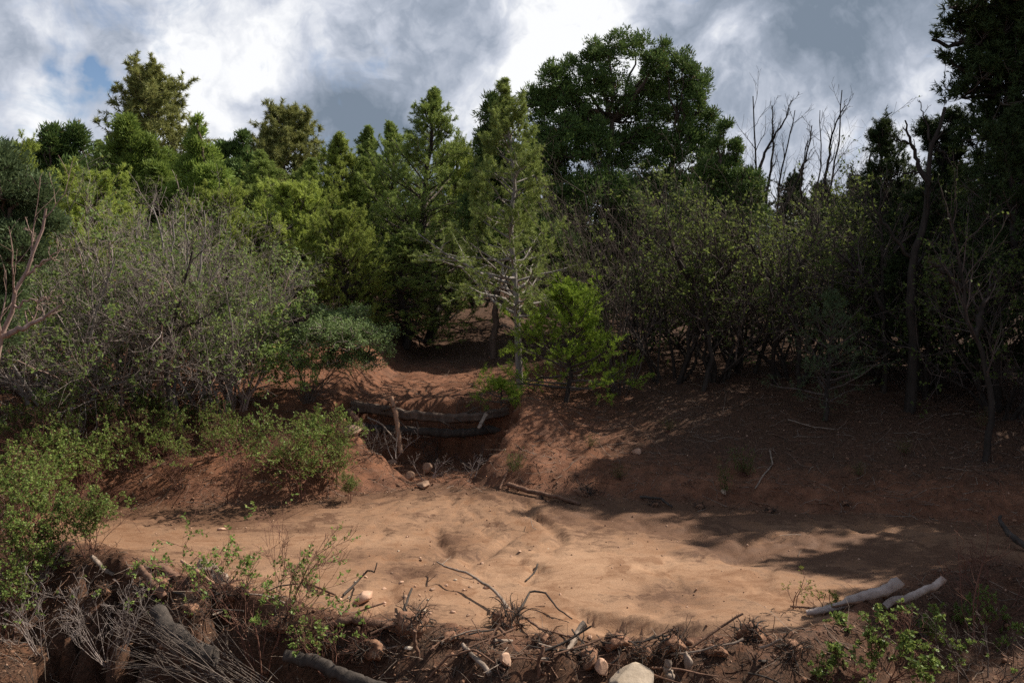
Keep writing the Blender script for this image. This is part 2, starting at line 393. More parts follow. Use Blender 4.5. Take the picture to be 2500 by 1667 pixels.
M['pinyon'] = leaf_mat('pinyon_needles', (0.142, 0.198, 0.046), (0.297, 0.368, 0.094), trans=0.22)
M['pinyon_lit'] = leaf_mat('pinyon_needles_sunny', (0.186, 0.240, 0.045), (0.373, 0.439, 0.100), trans=0.28)  # same pine needles, with the sunlight on the left group put into the colour
M['pinyon_gray'] = leaf_mat('pinyon_needles_olive', (0.130, 0.175, 0.042), (0.290, 0.345, 0.098), trans=0.25)
M['pinyon_shaded'] = leaf_mat('pinyon_needles_shaded', (0.026, 0.042, 0.014), (0.060, 0.085, 0.026), trans=0.15)  # same pine needles, backlit shade of the right side painted into the colour
M['bright'] = leaf_mat('sapling_needles', (0.153, 0.244, 0.032), (0.335, 0.456, 0.060), trans=0.35)
M['ponderosa'] = leaf_mat('ponderosa_needles', (0.180, 0.203, 0.056), (0.328, 0.336, 0.118), trans=0.25)
M['juniper'] = leaf_mat('juniper_scales', (0.056, 0.095, 0.029), (0.144, 0.213, 0.056), c3=(0.14, 0.06, 0.03), trans=0.15)
M['juniper_lit'] = leaf_mat('juniper_scales_lit', (0.116, 0.176, 0.034), (0.249, 0.327, 0.073), trans=0.25)  # same juniper foliage, lightened so the colour carries the sunlight
M['juniper_blue'] = leaf_mat('juniper_scales_blue', (0.070, 0.105, 0.045), (0.140, 0.190, 0.085), trans=0.2)
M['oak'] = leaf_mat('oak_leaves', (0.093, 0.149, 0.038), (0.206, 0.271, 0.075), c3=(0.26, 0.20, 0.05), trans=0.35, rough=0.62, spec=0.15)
M['oak_shaded'] = leaf_mat('oak_leaves_shaded', (0.057, 0.081, 0.021), (0.132, 0.172, 0.044), trans=0.45, rough=0.65, spec=0.12)  # same oak leaves, darkened to carry the shade of the right thicket
M['mahog'] = leaf_mat('shrub_leaves', (0.090, 0.140, 0.040), (0.230, 0.310, 0.120), trans=0.3, rough=0.62, spec=0.15)
M['rose'] = leaf_mat('rose_leaves', (0.101, 0.155, 0.035), (0.223, 0.297, 0.074), c3=(0.25, 0.20, 0.06), trans=0.35, rough=0.45)
M['sprout'] = leaf_mat('sprout_leaves', (0.14, 0.18, 0.03), (0.22, 0.25, 0.05), trans=0.4)
M['blade'] = leaf_mat('green_blades', (0.070, 0.110, 0.030), (0.140, 0.180, 0.050), trans=0.3)
M['reed'] = bark_mat('dry_reed_bark', (0.08, 0.060, 0.048), (0.24, 0.19, 0.155))
M['straw'] = leaf_mat('dry_reeds', (0.20, 0.14, 0.09), (0.38, 0.29, 0.20), trans=0.1)
M['litter'] = leaf_mat('needle_litter', (0.10, 0.055, 0.033), (0.30, 0.18, 0.11), trans=0.0, rough=0.8)
M['bark'] = bark_mat('dark_bark', (0.018, 0.014, 0.011), (0.060, 0.047, 0.038))
M['bark_gray'] = bark_mat('grey_bark', (0.13, 0.11, 0.095), (0.34, 0.30, 0.27))
M['bark_pink'] = bark_mat('pinkish_bark', (0.16, 0.095, 0.075), (0.42, 0.30, 0.25))
M['bark_jun'] = bark_mat('juniper_bark', (0.05, 0.035, 0.026), (0.15, 0.105, 0.08), stretch=0.1)
M['twig'] = bark_mat('grey_twigs', (0.10, 0.078, 0.066), (0.38, 0.31, 0.275))
M['twig_dark'] = bark_mat('dark_twigs', (0.05, 0.038, 0.032), (0.15, 0.115, 0.095))
M['stem_red'] = bark_mat('rose_stems', (0.09, 0.04, 0.03), (0.22, 0.11, 0.075))
M['dead'] = bark_mat('weathered_wood', (0.12, 0.088, 0.066), (0.35, 0.27, 0.21), scale=18, stretch=0.3)
M['dead_brown'] = bark_mat('mud_stained_wood', (0.075, 0.040, 0.026), (0.23, 0.13, 0.085), scale=18)
M['dead_dark'] = bark_mat('dark_shaded_wood', (0.022, 0.017, 0.014), (0.085, 0.068, 0.056), scale=14, stretch=0.3)  # dark weathered wood; its low tone also stands for shade under the dam log
M['drift'] = bark_mat('grey_driftwood', (0.26, 0.20, 0.17), (0.50, 0.41, 0.36), scale=16, stretch=1.0)
M['stake'] = bark_mat('tan_stake', (0.22, 0.12, 0.075), (0.42, 0.26, 0.17), scale=10)

def rock_mat(name, c1, c2, scale=9):
    m, t = new_mat(name); n = t.nodes.new; l = t.links.new
    o = n('ShaderNodeOutputMaterial'); tc_ = n('ShaderNodeTexCoord'); nz = n('ShaderNodeTexNoise'); nz.inputs['Scale'].default_value = scale; nz.inputs['Detail'].default_value = 10; nz.inputs['Roughness'].default_value = 0.65
    l(tc_.outputs['Object'], nz.inputs['Vector']); rp = n('ShaderNodeValToRGB'); rp.color_ramp.elements[0].position = 0.35; rp.color_ramp.elements[1].position = 0.65
    rp.color_ramp.elements[0].color = (*c1, 1); rp.color_ramp.elements[1].color = (*c2, 1); l(nz.outputs[0], rp.inputs[0])
    geo = n('ShaderNodeNewGeometry'); oi = n('ShaderNodeObjectInfo')
    mu = n('ShaderNodeMath'); mu.operation = 'MULTIPLY_ADD'; l(geo.outputs['Random Per Island'], mu.inputs[0]); mu.inputs[1].default_value = 0.5; mu.inputs[2].default_value = 0.75
    hs = n('ShaderNodeHueSaturation'); l(rp.outputs[0], hs.inputs['Color']); l(mu.outputs[0], hs.inputs['Value'])
    p = n('ShaderNodeBsdfPrincipled'); l(hs.outputs[0], p.inputs['Base Color']); p.inputs['Roughness'].default_value = 0.85; p.inputs['Specular IOR Level'].default_value = 0.25
    bp = n('ShaderNodeBump'); bp.inputs['Strength'].default_value = 0.5; bp.inputs['Distance'].default_value = 0.02; l(nz.outputs[0], bp.inputs['Height']); l(bp.outputs[0], p.inputs['Normal'])
    l(p.outputs[0], o.inputs[0]); return m
M['rock_tan'] = rock_mat('pale_tan_rock', (0.30, 0.23, 0.16), (0.43, 0.34, 0.25))
M['rock_pink'] = rock_mat('pinkish_rock', (0.34, 0.20, 0.13), (0.50, 0.32, 0.22))
M['rock_brown'] = rock_mat('brown_rock', (0.17, 0.10, 0.065), (0.32, 0.20, 0.13))
M['clod'] = rock_mat('dirt_clods', (0.13, 0.062, 0.036), (0.25, 0.135, 0.080), scale=20)
M['bone'] = rock_mat('whitish_stone', (0.36, 0.28, 0.21), (0.50, 0.42, 0.34))

def ground_mat():
    m, t = new_mat('red_sandy_soil'); n = t.nodes.new; l = t.links.new
    o = n('ShaderNodeOutputMaterial'); tc_ = n('ShaderNodeTexCoord')
    def noise(sc, det, ro=0.6, vec=None):
        z = n('ShaderNodeTexNoise'); z.inputs['Scale'].default_value = sc; z.inputs['Detail'].default_value = det; z.inputs['Roughness'].default_value = ro
        l(vec or tc_.outputs['Object'], z.inputs['Vector']); return z.outputs[0]
    def attr(k): a = n('ShaderNodeAttribute'); a.attribute_name = k; return a.outputs['Fac']
    def ramp(f, a, b, c1, c2):
        r = n('ShaderNodeValToRGB'); r.color_ramp.elements[0].position = a; r.color_ramp.elements[1].position = b
        r.color_ramp.elements[0].color = (*c1, 1); r.color_ramp.elements[1].color = (*c2, 1); l(f, r.inputs[0]); return r.outputs[0]
    def mix(f, a, b, mode='MIX'):
        x = n('ShaderNodeMix'); x.data_type = 'RGBA'; x.blend_type = mode
        if isinstance(f, float): x.inputs[0].default_value = f
        else: l(f, x.inputs[0])
        l(a, x.inputs[6]); l(b, x.inputs[7]); return x.outputs[2]
    def mth(op, a, b=None, c=None, cl=False):
        x = n('ShaderNodeMath'); x.operation = op; x.use_clamp = cl
        for i, v in enumerate((a, b, c)):
            if v is None: continue
            if isinstance(v, (int, float)): x.inputs[i].default_value = v
            else: l(v, x.inputs[i])
        return x.outputs[0]
    st = n('ShaderNodeMapping'); st.inputs['Scale'].default_value = (1, 2.6, 1); st.inputs['Rotation'].default_value = (0, 0, R_(14)); l(tc_.outputs['Object'], st.inputs[0])
    big = noise(1.1, 5, 0.6, st.outputs[0]); mid = noise(5, 8, 0.7, st.outputs[0]); fine = noise(60, 6, 0.75); grain = noise(260, 3, 0.8)
    sand = ramp(big, 0.36, 0.64, (0.250, 0.132, 0.070), (0.385, 0.230, 0.140))
    sand2 = ramp(mid, 0.4, 0.68, (0.160, 0.078, 0.040), (0.440, 0.275, 0.170))
    sx = n('ShaderNodeSeparateXYZ'); l(tc_.outputs['Object'], sx.inputs[0])
    fx = mth('ADD', sx.outputs[0], 0.65); fy = mth('SUBTRACT', 11.6, sx.outputs[1])
    wv = noise(1.6, 4, 0.6); ang = mth('ADD', mth('ARCTAN2', fx, fy), mth('MULTIPLY_ADD', wv, 0.5, -0.25)); rad = mth('SQRT', mth('ADD', mth('MULTIPLY', fx, fx), mth('MULTIPLY', fy, fy)))
    pv = n('ShaderNodeCombineXYZ'); l(mth('MULTIPLY', ang, 3.2), pv.inputs[0]); l(mth('MULTIPLY', rad, 0.55), pv.inputs[1])
    flow = noise(2.4, 9, 0.68, pv.outputs[0])
    sand = mix(0.5, sand, sand2); sand = mix(0.55, sand, ramp(flow, 0.40, 0.62, (0.170, 0.082, 0.042), (0.500, 0.315, 0.195)))
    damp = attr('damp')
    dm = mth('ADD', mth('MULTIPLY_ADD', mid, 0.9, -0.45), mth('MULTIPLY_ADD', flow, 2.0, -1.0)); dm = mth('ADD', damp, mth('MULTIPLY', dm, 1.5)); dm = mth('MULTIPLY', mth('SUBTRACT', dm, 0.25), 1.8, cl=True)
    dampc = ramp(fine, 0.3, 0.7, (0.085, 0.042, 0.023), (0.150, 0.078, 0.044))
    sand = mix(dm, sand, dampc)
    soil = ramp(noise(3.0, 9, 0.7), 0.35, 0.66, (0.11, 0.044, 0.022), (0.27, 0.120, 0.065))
    duff_shade = ramp(noise(42, 6, 0.8), 0.38, 0.66, (0.035, 0.020, 0.013), (0.15, 0.078, 0.046))  # needle duff, its tone lowered further to deepen the shade on the bank
    lit = attr('duff_shade'); lm = mth('ADD', lit, mth('MULTIPLY_ADD', noise(7, 8, 0.75), 1.8, -0.95)); lm = mth('MULTIPLY', lm, 1.6, cl=True)
    soil = mix(lm, soil, duff_shade)
    col = mix(attr('pan'), soil, sand)
    gr = ramp(grain, 0.3, 0.7, (0.72, 0.72, 0.72), (1.2, 1.2, 1.2)); col = mix(1.0, col, gr, 'MULTIPLY')
    col = mix(1.0, col, ramp(fine, 0.25, 0.75, (0.8, 0.8, 0.8), (1.15, 1.15, 1.15)), 'MULTIPLY')
    p = n('ShaderNodeBsdfPrincipled'); l(col, p.inputs['Base Color']); p.inputs['Specular IOR Level'].default_value = 0.18
    l(mth('MULTIPLY_ADD', dm, -0.25, 0.95), p.inputs['Roughness'])
    hh = mth('ADD', mth('MULTIPLY', fine, 0.6), mth('MULTIPLY', grain, 0.35)); hh = mth('ADD', hh, mth('MULTIPLY', mid, 1.0))
    hh2 = mth('MULTIPLY', hh, mth('MULTIPLY_ADD', attr('pan'), -0.62, 1.0))
    bp = n('ShaderNodeBump'); bp.inputs['Strength'].default_value = 0.8; bp.inputs['Distance'].default_value = 0.022; l(hh2, bp.inputs['Height']); l(bp.outputs[0], p.inputs['Normal'])
    l(p.outputs[0], o.inputs[0]); return m
M['ground'] = ground_mat()

# ------------------------------------------------------------------ ground
def grow_axis(start, stop, st, ratio):
    a = [start]
    while abs(a[-1]) < abs(stop): a.append(a[-1] + st); st *= ratio
    return a
def axis_nonuni():
    c = list(np.arange(-6.6, 6.6, 0.045))
    r_ = grow_axis(6.6, 260, 0.05, 1.10); l_ = [-v for v in grow_axis(6.63, 260, 0.05, 1.10)]
    return np.array(l_[::-1] + c + r_)
xs = axis_nonuni()
ys = np.array([-v for v in grow_axis(0.0, 120, 0.6, 1.2)][::-1] + list(np.arange(0.4, 4.9, 0.25)) + list(np.arange(5.0, 13.6, 0.040)) + grow_axis(13.63, 420, 0.05, 1.045))
XX, YY = np.meshgrid(xs, ys)
ZZ = hgt(XX, YY)
_, DB, S_, GG = macro(XX, YY)
nx, ny = len(xs), len(ys)
PAN = sst(0.12, -0.06, DB + 0.1 * fbm(XX, YY, 4, 3, 91)) * sst(0.1, -0.12, S_ + 0.25 * fbm(XX, YY, 3, 3, 92)) * sst(-5.2, -4.6, XX + 0.3 * fbm(XX, YY, 2, 2, 93))
fan = np.exp(-((XX - .9) / 1.5) ** 2 - ((YY - 7.6) / 1.0) ** 2) + .8 * np.exp(-((XX + 1.6) / 1.1) ** 2 - ((YY - 8.2) / .7) ** 2)
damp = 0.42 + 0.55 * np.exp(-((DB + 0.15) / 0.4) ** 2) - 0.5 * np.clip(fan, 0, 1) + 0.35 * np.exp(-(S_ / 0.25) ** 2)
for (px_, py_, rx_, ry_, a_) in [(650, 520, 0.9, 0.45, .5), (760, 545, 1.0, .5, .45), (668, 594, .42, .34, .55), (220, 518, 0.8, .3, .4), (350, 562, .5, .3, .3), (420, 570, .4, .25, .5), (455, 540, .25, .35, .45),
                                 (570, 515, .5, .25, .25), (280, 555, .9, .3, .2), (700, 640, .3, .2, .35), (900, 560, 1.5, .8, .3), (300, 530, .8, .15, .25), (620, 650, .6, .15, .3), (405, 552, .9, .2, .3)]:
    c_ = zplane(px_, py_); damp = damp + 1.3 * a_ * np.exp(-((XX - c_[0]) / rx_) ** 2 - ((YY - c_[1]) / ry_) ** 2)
duff_shade = np.clip(0.15 + 0.6 * sst(0.5, 2.5, XX) * sst(0.2, 1.5, DB) + 0.85 * sst(15.0, 17, YY) + 0.5 * sst(-0.2, 0.3, S_) + 0.3 * sst(-5, -7, XX), 0, 1)  # duff cover that also paints shade on the right bank and rear ground
ii = np.arange(ny - 1)[:, None] * nx + np.arange(nx - 1)[None]
quads = np.stack([ii, ii + 1, ii + nx + 1, ii + nx], -1).reshape(-1, 4)
VG = np.stack([XX, YY, ZZ], -1).reshape(-1, 3)
pf = PAN.reshape(-1)[quads].mean(1) > 0.5
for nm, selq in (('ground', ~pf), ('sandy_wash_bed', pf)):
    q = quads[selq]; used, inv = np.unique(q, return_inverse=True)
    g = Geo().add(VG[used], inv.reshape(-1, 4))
    o = obj(nm, g, M['ground'], smooth=True, attrs={'pan': PAN.reshape(-1)[used], 'damp': np.clip(damp, 0, 1.2).reshape(-1)[used], 'duff_shade': duff_shade.reshape(-1)[used]})
    o['kind'] = 'structure'

# ------------------------------------------------------------------ plants
def toz(py, d): return P(512, py, d)[2]
def bezier(a, b, c, n):
    t = np.linspace(0, 1, n)[None, :, None]; return (1 - t) ** 2 * a[:, None] + 2 * t * (1 - t) * b[:, None] + t ** 2 * c[:, None]

def pinyon_geo(H, prof, seed, nb=75, base_t=0.12, sec=6, ter=4, kn=34, nl=0.045, nw=0.0045, tr=0.07, trunk=None, left=1.0, e0=5, e1=60, up=0.05, tlen=(.09, .17), leader=1.0, s0=.25):
    """conifer of whorled limbs. prof = [(t, radius)]; returns trunk, limb list, twigs, needles"""
    r = rng(seed)
    n = 14
    if trunk is None:
        tt = np.linspace(0, 1, n); w = np.cumsum(r.normal(0, 0.012 * H, (n, 2)), 0); w -= w[0]; w *= (1 - .3 * tt)[:, None]
        T = np.stack([w[:, 0], w[:, 1], tt * H], 1)[None]
    else: T = resample(np.asarray(trunk), 18)[None]; n = 18
    TR = (tr * (1 - np.linspace(0, 1, n)) ** 0.8 + 0.008)[None]
    t = base_t + (0.985 - base_t) * (np.arange(nb) + r.random(nb)) / nb
    b, _ = interp_poly(T, np.zeros(nb, int), t)
    az = np.arange(nb) * 2.39996 + r.normal(0, .4, nb)
    th = (b[:, 2] - T[0, 0, 2]) / max(H, 1e-6)
    el = np.radians(e0 + (e1 - e0) * th ** 1.6 + r.normal(0, 7, nb))
    jit = 0.55 + 0.62 * r.random(nb); rad = ramp1(th, prof)
    for _ in range(4): rad = ramp1(np.clip(th + 0.8 * rad * np.tan(el) / H, 0, 1), prof)
    rad = np.maximum(rad - .05 * np.clip(th * 2 - .6, 0, 1), .04) * jit
    lf_ = np.where(np.cos(az) < 0, left, 1.0); rad = rad * (1 + (lf_ - 1) * np.abs(np.cos(az)))
    ln = rad / np.maximum(np.cos(el), 0.45)
    d = np.stack([np.cos(az) * np.cos(el), np.sin(az) * np.cos(el), np.sin(el)], 1)
    B = grow(b, d, ln, 7, r, up, 0.11)
    BR = (0.008 + 0.012 * np.clip(ln, 0, 2))[:, None] * np.linspace(1, 0.25, 7)[None]
    S, SR = kids(B, BR, sec, s0, 1.0, 0.85, 0.42, 5, r, up * 1.3, 0.14, flat=0.5, rmul=0.55)
    ends = B[:, -3:]; 
    Q, QR = kids(S, SR, ter, 0.25, 1.0, 0.75, 0.5, 4, r, 0.16, 0.1, rmul=0.6, lens=tlen)
    sq_ = (1 - .3 * np.clip(((Q[:, 0, 2] - T[0, 0, 2]) / H - .8) * 5, 0, 1))[:, None, None]; Q = Q[:, :1] + (Q - Q[:, :1]) * sq_ 
    lead = grow(T[0, -2:-1] * 1.0, np.array([[0, 0, 1.]]), [max(0.16, H * .055)], 4, r, .1, .05)
    nd = brush(Q, kn, r, nl, nw, 0.15); nd.merge(brush(S, int(kn * 1.1), r, nl, nw, 0.45)); nd.merge(brush(ends, kn, r, nl, nw, 0.1)); nd.merge(brush(lead, kn, r, nl, nw, 0, .5))
    tw = tubes(S[:, [0, 2, 4]], SR[:, [0, 2, 4]], 3).merge(tubes(Q[::2, [0, 3]], QR[::2, [0, 3]] * 0.9, 3))
    return tubes(T, TR, 9), [tubes(B[i:i + 1], BR[i:i + 1], 5) for i in range(nb)], tw, nd

def pinyon(name, label, base, H, prof, seed, mat, bark='bark', group=None, limb_parts=0, cat='tree', **kw):
    root = thing(name, label, cat, base, group)
    t, lim, tw, nd = pinyon_geo(H, prof, seed, **kw)
    obj('trunk', t, M[bark], root, True)
    for g in lim[:limb_parts]: obj('limb', g, M[bark], root, True)
    rest = Geo()
    for g in lim[limb_parts:]: rest.merge(g)
    obj('branches', rest.merge(tw), M[bark if bark != 'bark' else 'twig_dark'], root)
    obj('crown', nd, M[mat], root)
    return root

def lobe_geo(lobes, trunks, seed, nclump, rc=0.13, kc=34, lw=0.016, ll=0.11, style='juniper', limb_r=0.045, shell=0.4, leafless=0.0, tw_r=0.007, upb=0.45):
    """crown grown to fill ellipsoids: trunks -> limbs -> boughs -> twigs -> foliage clumps"""
    r = rng(seed); lobes = np.asarray(lobes, float)      # cx,cy,cz,rx,ry,rz
    area = lobes[:, 3] * lobes[:, 5] + lobes[:, 3] * lobes[:, 4]; p = area / area.sum()
    def pts(n, lo, hi):
        i = r.choice(len(lobes), n, p=p); u = nrm(r.normal(size=(n, 3))); u[:, 2] = np.where(u[:, 2] < -0.55, -u[:, 2], u[:, 2])
        rho = (lo + (hi - lo) * r.random(n))[:, None]; return lobes[i, :3] + lobes[i, 3:] * u * rho
    TP = [np.asarray(t, float) for t in trunks]
    nt_ = max(len(t) for t in TP)
    def resamp(t, m):
        s = np.linspace(0, len(t) - 1, m); i = np.minimum(s.astype(int), len(t) - 2); w = (s - i)[:, None]; return t[i] * (1 - w) + t[i + 1] * w
    T = np.stack([resamp(t, 14) for t in TP]); T = T + np.concatenate([np.zeros((len(T), 1, 3)), r.normal(0, 0.02, (len(T), 13, 3))], 1)
    tlen = np.linalg.norm(T[:, -1] - T[:, 0], axis=1)
    def attach(src, tgt, lift, n):
        D = tgt[:, None] - src[None]; dist = np.linalg.norm(D, axis=2) + 1.2 * np.maximum(-D[:, :, 2] + 0.0, 0) + 0.25 * r.random((len(tgt), len(src))) * np.linalg.norm(D, axis=2)
        k = dist.argmin(1); a = src[k]; dd = tgt - a; L_ = np.linalg.norm(dd, axis=1, keepdims=True)
        mid = a + dd * 0.5 + np.stack([dd[:, 0] * .12, dd[:, 1] * .12, -L_[:, 0] * lift], 1) + r.normal(0, 1, dd.shape) * L_ * 0.08
        Q = bezier(a, mid, tgt, n); Q[:, 1:-1] += r.normal(0, 1, Q[:, 1:-1].shape) * L_[:, None] * 0.025; return Q
    nl_ = max(6, len(lobes) * 3)
    lt = np.concatenate([lobes[:, :3] + r.normal(0, .25, (len(lobes), 3)) * lobes[:, 3:], pts(nl_ - len(lobes), 0.3, 0.7)])
    Lm = attach(T[:, 5:].reshape(-1, 3), lt, 0.12, 9)
    LR = (limb_r * (0.5 + .6 * r.random(len(Lm))))[:, None] * np.linspace(1, .3, 9)[None]
    nbough = max(10, nclump // 7)
    Bo = attach(np.concatenate([Lm[:, 3:].reshape(-1, 3), T[:, 10:].reshape(-1, 3)]), pts(nbough, 0.35, 0.85), 0.08, 6)
    BoR = (limb_r * .28) * np.linspace(1, .35, 6)[None] * np.ones((len(Bo), 1))
    cp = pts(nclump, shell, 1.0)
    Tw = attach(Bo[:, 2:].reshape(-1, 3), cp, 0.05, 4)
    TwR = tw_r * np.linspace(1, .4, 4)[None] * np.ones((len(Tw), 1))
    keep = r.random(len(cp)) >= leafless
    K = Tw[keep]; m = len(K)
    tip = K[:, -1]; dr = nrm(nrm(K[:, -1] - K[:, -2]) + np.array([0, 0, upb]))
    kc = int(kc * (1.65 if style == 'juniper' else 1)); idx = np.repeat(np.arange(m), kc); q = len(idx)
    off = nrm(r.normal(size=(q, 3))) * (r.random((q, 1)) ** 0.5) * rc; off[:, 2] *= 0.9
    sz = (0.7 + .6 * r.random(m))[idx][:, None]
    if style == 'juniper':
        b = tip[idx] + off * sz; d = nrm(off) * 0.6 + dr[idx] * 0.8 + r.normal(0, .3, (q, 3))
        fo = needles(b, d, ll * .8 * (0.5 + .8 * r.random(q)), lw * (0.6 + .8 * r.random(q)), r)
    elif style == 'needle':
        sh = grow(np.repeat(tip, 3, 0), np.repeat(dr, 3, 0) + r.normal(0, .55, (m * 3, 3)), 0.09 + .1 * r.random(m * 3), 4, r, .12, .1)
        fo = brush(sh, kc, r, ll, lw, 0.0, 0.85)
    else:   # leaves
        b = tip[idx] + off * sz; d = r.normal(size=(q, 3)); d[:, 2] *= .5
        fo = kites(b, d, ll * (0.6 + .6 * r.random(q)), lw * (0.6 + .6 * r.random(q)), r, nor=nrm(r.normal(0, .6, (q, 3)) + np.array([0, 0, 1.0])))
    tr_r = [max(0.05, 0.022 * l_) for l_ in tlen]
    tk = [tubes(T[i:i + 1], (tr_r[i] * np.linspace(1.25, .5, 14))[None], 9) for i in range(len(T))]
    return tk, tubes(Lm, LR, 6), tubes(Bo, BoR, 4).merge(tubes(Tw, TwR, 3)), fo

def lobes_px(lst, d, base, dy=1.0):
    """crown lobes measured in the photograph -> metres about the tree's base"""
    k = d / FPX; o_ = []
    for i, l in enumerate(lst):
        px, py, rx, ry = l[:4]; dd = l[4] if len(l) > 4 else ((i * 0.618) % 1 - 0.5) * dy * rx * k * 1.2
        c = P(px, py, d + dd) - base; o_.append((c[0], c[1], c[2], rx * k, max(rx, ry * .8) * k * 0.9, ry * k))
    return o_
def juniper(name, label, px, d, lst, seed, mat, nclump, trunks=None, bark='bark_jun', style='juniper', group=None, cat='tree', **kw):
    base = onground(px, d); lb = lobes_px(lst, d, base)
    if trunks is None:
        c = np.average(np.array(lb)[:, :3], axis=0, weights=np.array(lb)[:, 3]); trunks = [[(0, 0, -.1), (c[0] * .3, c[1] * .3, c[2] * .4), (c[0], c[1], c[2] * .95)]]
    else: trunks = [[(0, 0, -.1)] + [tuple(P(a, b, d) - base) for a, b in t] for t in trunks]
    tk, lim, tw, fo = lobe_geo(lb, trunks, seed, nclump, style=style, **kw)
    root = thing(name, label, cat, base, group)
    for g in tk: obj('trunk', g, M[bark], root, True)
    obj('limbs', lim, M[bark], root, True); obj('twigs', tw, M['twig_dark' if bark != 'bark_gray' else 'twig'], root); obj('crown', fo, M[mat], root)
    return root

def shrub_geo(seed, H, spread, stems=9, lv=(5, 5, 4), r0=0.02, leaf=0.5, lsize=(.035, .022), lcl=5, lean=0.0, up=0.03, wig=0.12, tmin=0.15, topleaf=False, nseg=8, sharp=.55):
    """many-stemmed shrub; returns stems (list), twigs, leaves"""
    r = rng(seed)
    az = r.random(stems) * 2 * np.pi; sp = spread * np.sqrt(r.random(stems))
    base = np.stack([np.cos(az) * .12 * spread, np.sin(az) * .12 * spread, np.full(stems, -.05)], 1)
    d = np.stack([np.cos(az) * sp + lean, np.sin(az) * sp, np.full(stems, H)], 1)
    ln = H * (0.65 + .35 * r.random(stems))
    S0 = grow(base, d, ln, nseg, r, up, wig); R0 = (r0 * (0.6 + .6 * r.random(stems)))[:, None] * np.linspace(1, .3, nseg)[None]
    A, AR = kids(S0, R0, lv[0], tmin, 1.0, 0.65, sharp, 6, r, up + .03, wig * 1.2, rmul=.6)
    B_, BR = kids(A, AR, lv[1], 0.15, 1.0, 0.7, .55, 5, r, up, wig * 1.5, rmul=.6)
    Cc, CR = kids(B_, BR, lv[2], 0.15, 1.0, 0.75, .6, 4, r, up, wig * 1.6, rmul=.65)
    tw = tubes(A, AR, 4).merge(tubes(B_[:, [0, 2, 4]], np.maximum(BR, .0018)[:, [0, 2, 4]], 3)).merge(tubes(Cc[:, [0, 1, 3]], np.maximum(CR, .0014)[:, [0, 1, 3]], 3))
    lf = Geo()
    if leaf > 0:
        Cl = np.concatenate([Cc]); sel = r.random(len(Cl)) < leaf
        if topleaf: sel &= Cl[:, -1, 2] > H * 0.5
        # leaves come in patches
        pn = fbm(Cl[:, 0, 0] + Cl[:, 0, 2], Cl[:, 0, 1] - Cl[:, 0, 2], 2.2, 2, seed); sel &= (pn > -0.16 + (1 - leaf) * .24)
        Cl = Cl[sel]
        if len(Cl):
            idx = np.repeat(np.arange(len(Cl)), lcl); b, T = interp_poly(Cl, idx, .15 + .85 * r.random(len(idx)))
            d = T * .5 + perp(T, r) * .9
            lf = kites(b, d, lsize[0] * (0.6 + .7 * r.random(len(idx))), lsize[1] * (0.6 + .7 * r.random(len(idx))), r, nor=nrm(r.normal(0, .7, (len(idx), 3)) + np.array([0.2, 0, 1.0])))
    return [tubes(S0[i:i + 1], R0[i:i + 1], 6) for i in range(stems)], tw, lf
def shrub(name, label, base, seed, bark='twig', stem=None, mat='oak', group=None, cat='shrub', **kw):
    root = thing(name, label, cat, base, group); st, tw, lf = shrub_geo(seed, **kw)
    for g in st: obj('stem', g, M[stem or bark], root, True)
    obj('twigs', tw, M[bark], root)
    if not lf.empty(): obj('leaves', lf, M[mat], root)
    return root

# ---- the big juniper and the trees round it
BIGD = 18.5
big = juniper('juniper_tree', 'tallest broad dark green juniper right of centre, rounded crown against white cloud', 604, BIGD,
    [(622, 52, 20, 20), (640, 44, 12, 10), (655, 66, 20, 20), (597, 62, 20, 22), (680, 72, 18, 24), (555, 84, 20, 22), (537, 112, 22, 28), (600, 100, 36, 34), (650, 108, 38, 36),
     (692, 105, 15, 38), (575, 148, 44, 34), (640, 156, 46, 36), (692, 150, 24, 34), (600, 200, 52, 30), (668, 198, 44, 28), (540, 180, 34, 36), (700, 190, 22, 24), (560, 232, 32, 22), (640, 228, 50, 22), (706, 84, 5, 12), (563, 102, 24, 20), (585, 128, 24, 20), (600, 255, 50, 20), (690, 225, 34, 20), (545, 150, 20, 30), (712, 130, 8, 26), (663, 48, 6, 8), (570, 66, 8, 10)],
    101, 'juniper', 3700, trunks=[[(600, 300), (604, 250), (606, 200), (612, 120)], [(592, 290), (575, 240), (560, 180)], [(606, 290), (630, 250), (662, 190), (680, 140)]],
    rc=0.12, kc=32, lw=0.028, ll=0.085, limb_r=0.05, shell=0.4)
juniper('juniper_tree', 'dark juniper crown standing close behind the grey-limbed pine at centre', 492, 16.6,
    [(492, 118, 14, 22), (487, 150, 16, 26), (482, 180, 14, 22), (498, 200, 26, 30), (505, 165, 18, 30), (480, 215, 22, 26), (545, 250, 40, 30), (500, 250, 30, 30)], 102, 'juniper', 900, rc=0.12, kc=34, lw=0.028, ll=0.10)
juniper('juniper_tree', 'small juniper with two knobbly sprigs at the right edge of the tallest juniper', 728, 16.4,
    [(725, 127, 6, 6), (736, 148, 7, 10), (716, 146, 7, 9), (728, 165, 12, 10), (712, 175, 18, 16), (742, 190, 24, 20), (700, 215, 30, 26), (740, 225, 30, 24)], 103, 'juniper', 760, rc=0.10, kc=30, lw=0.026, ll=0.09)
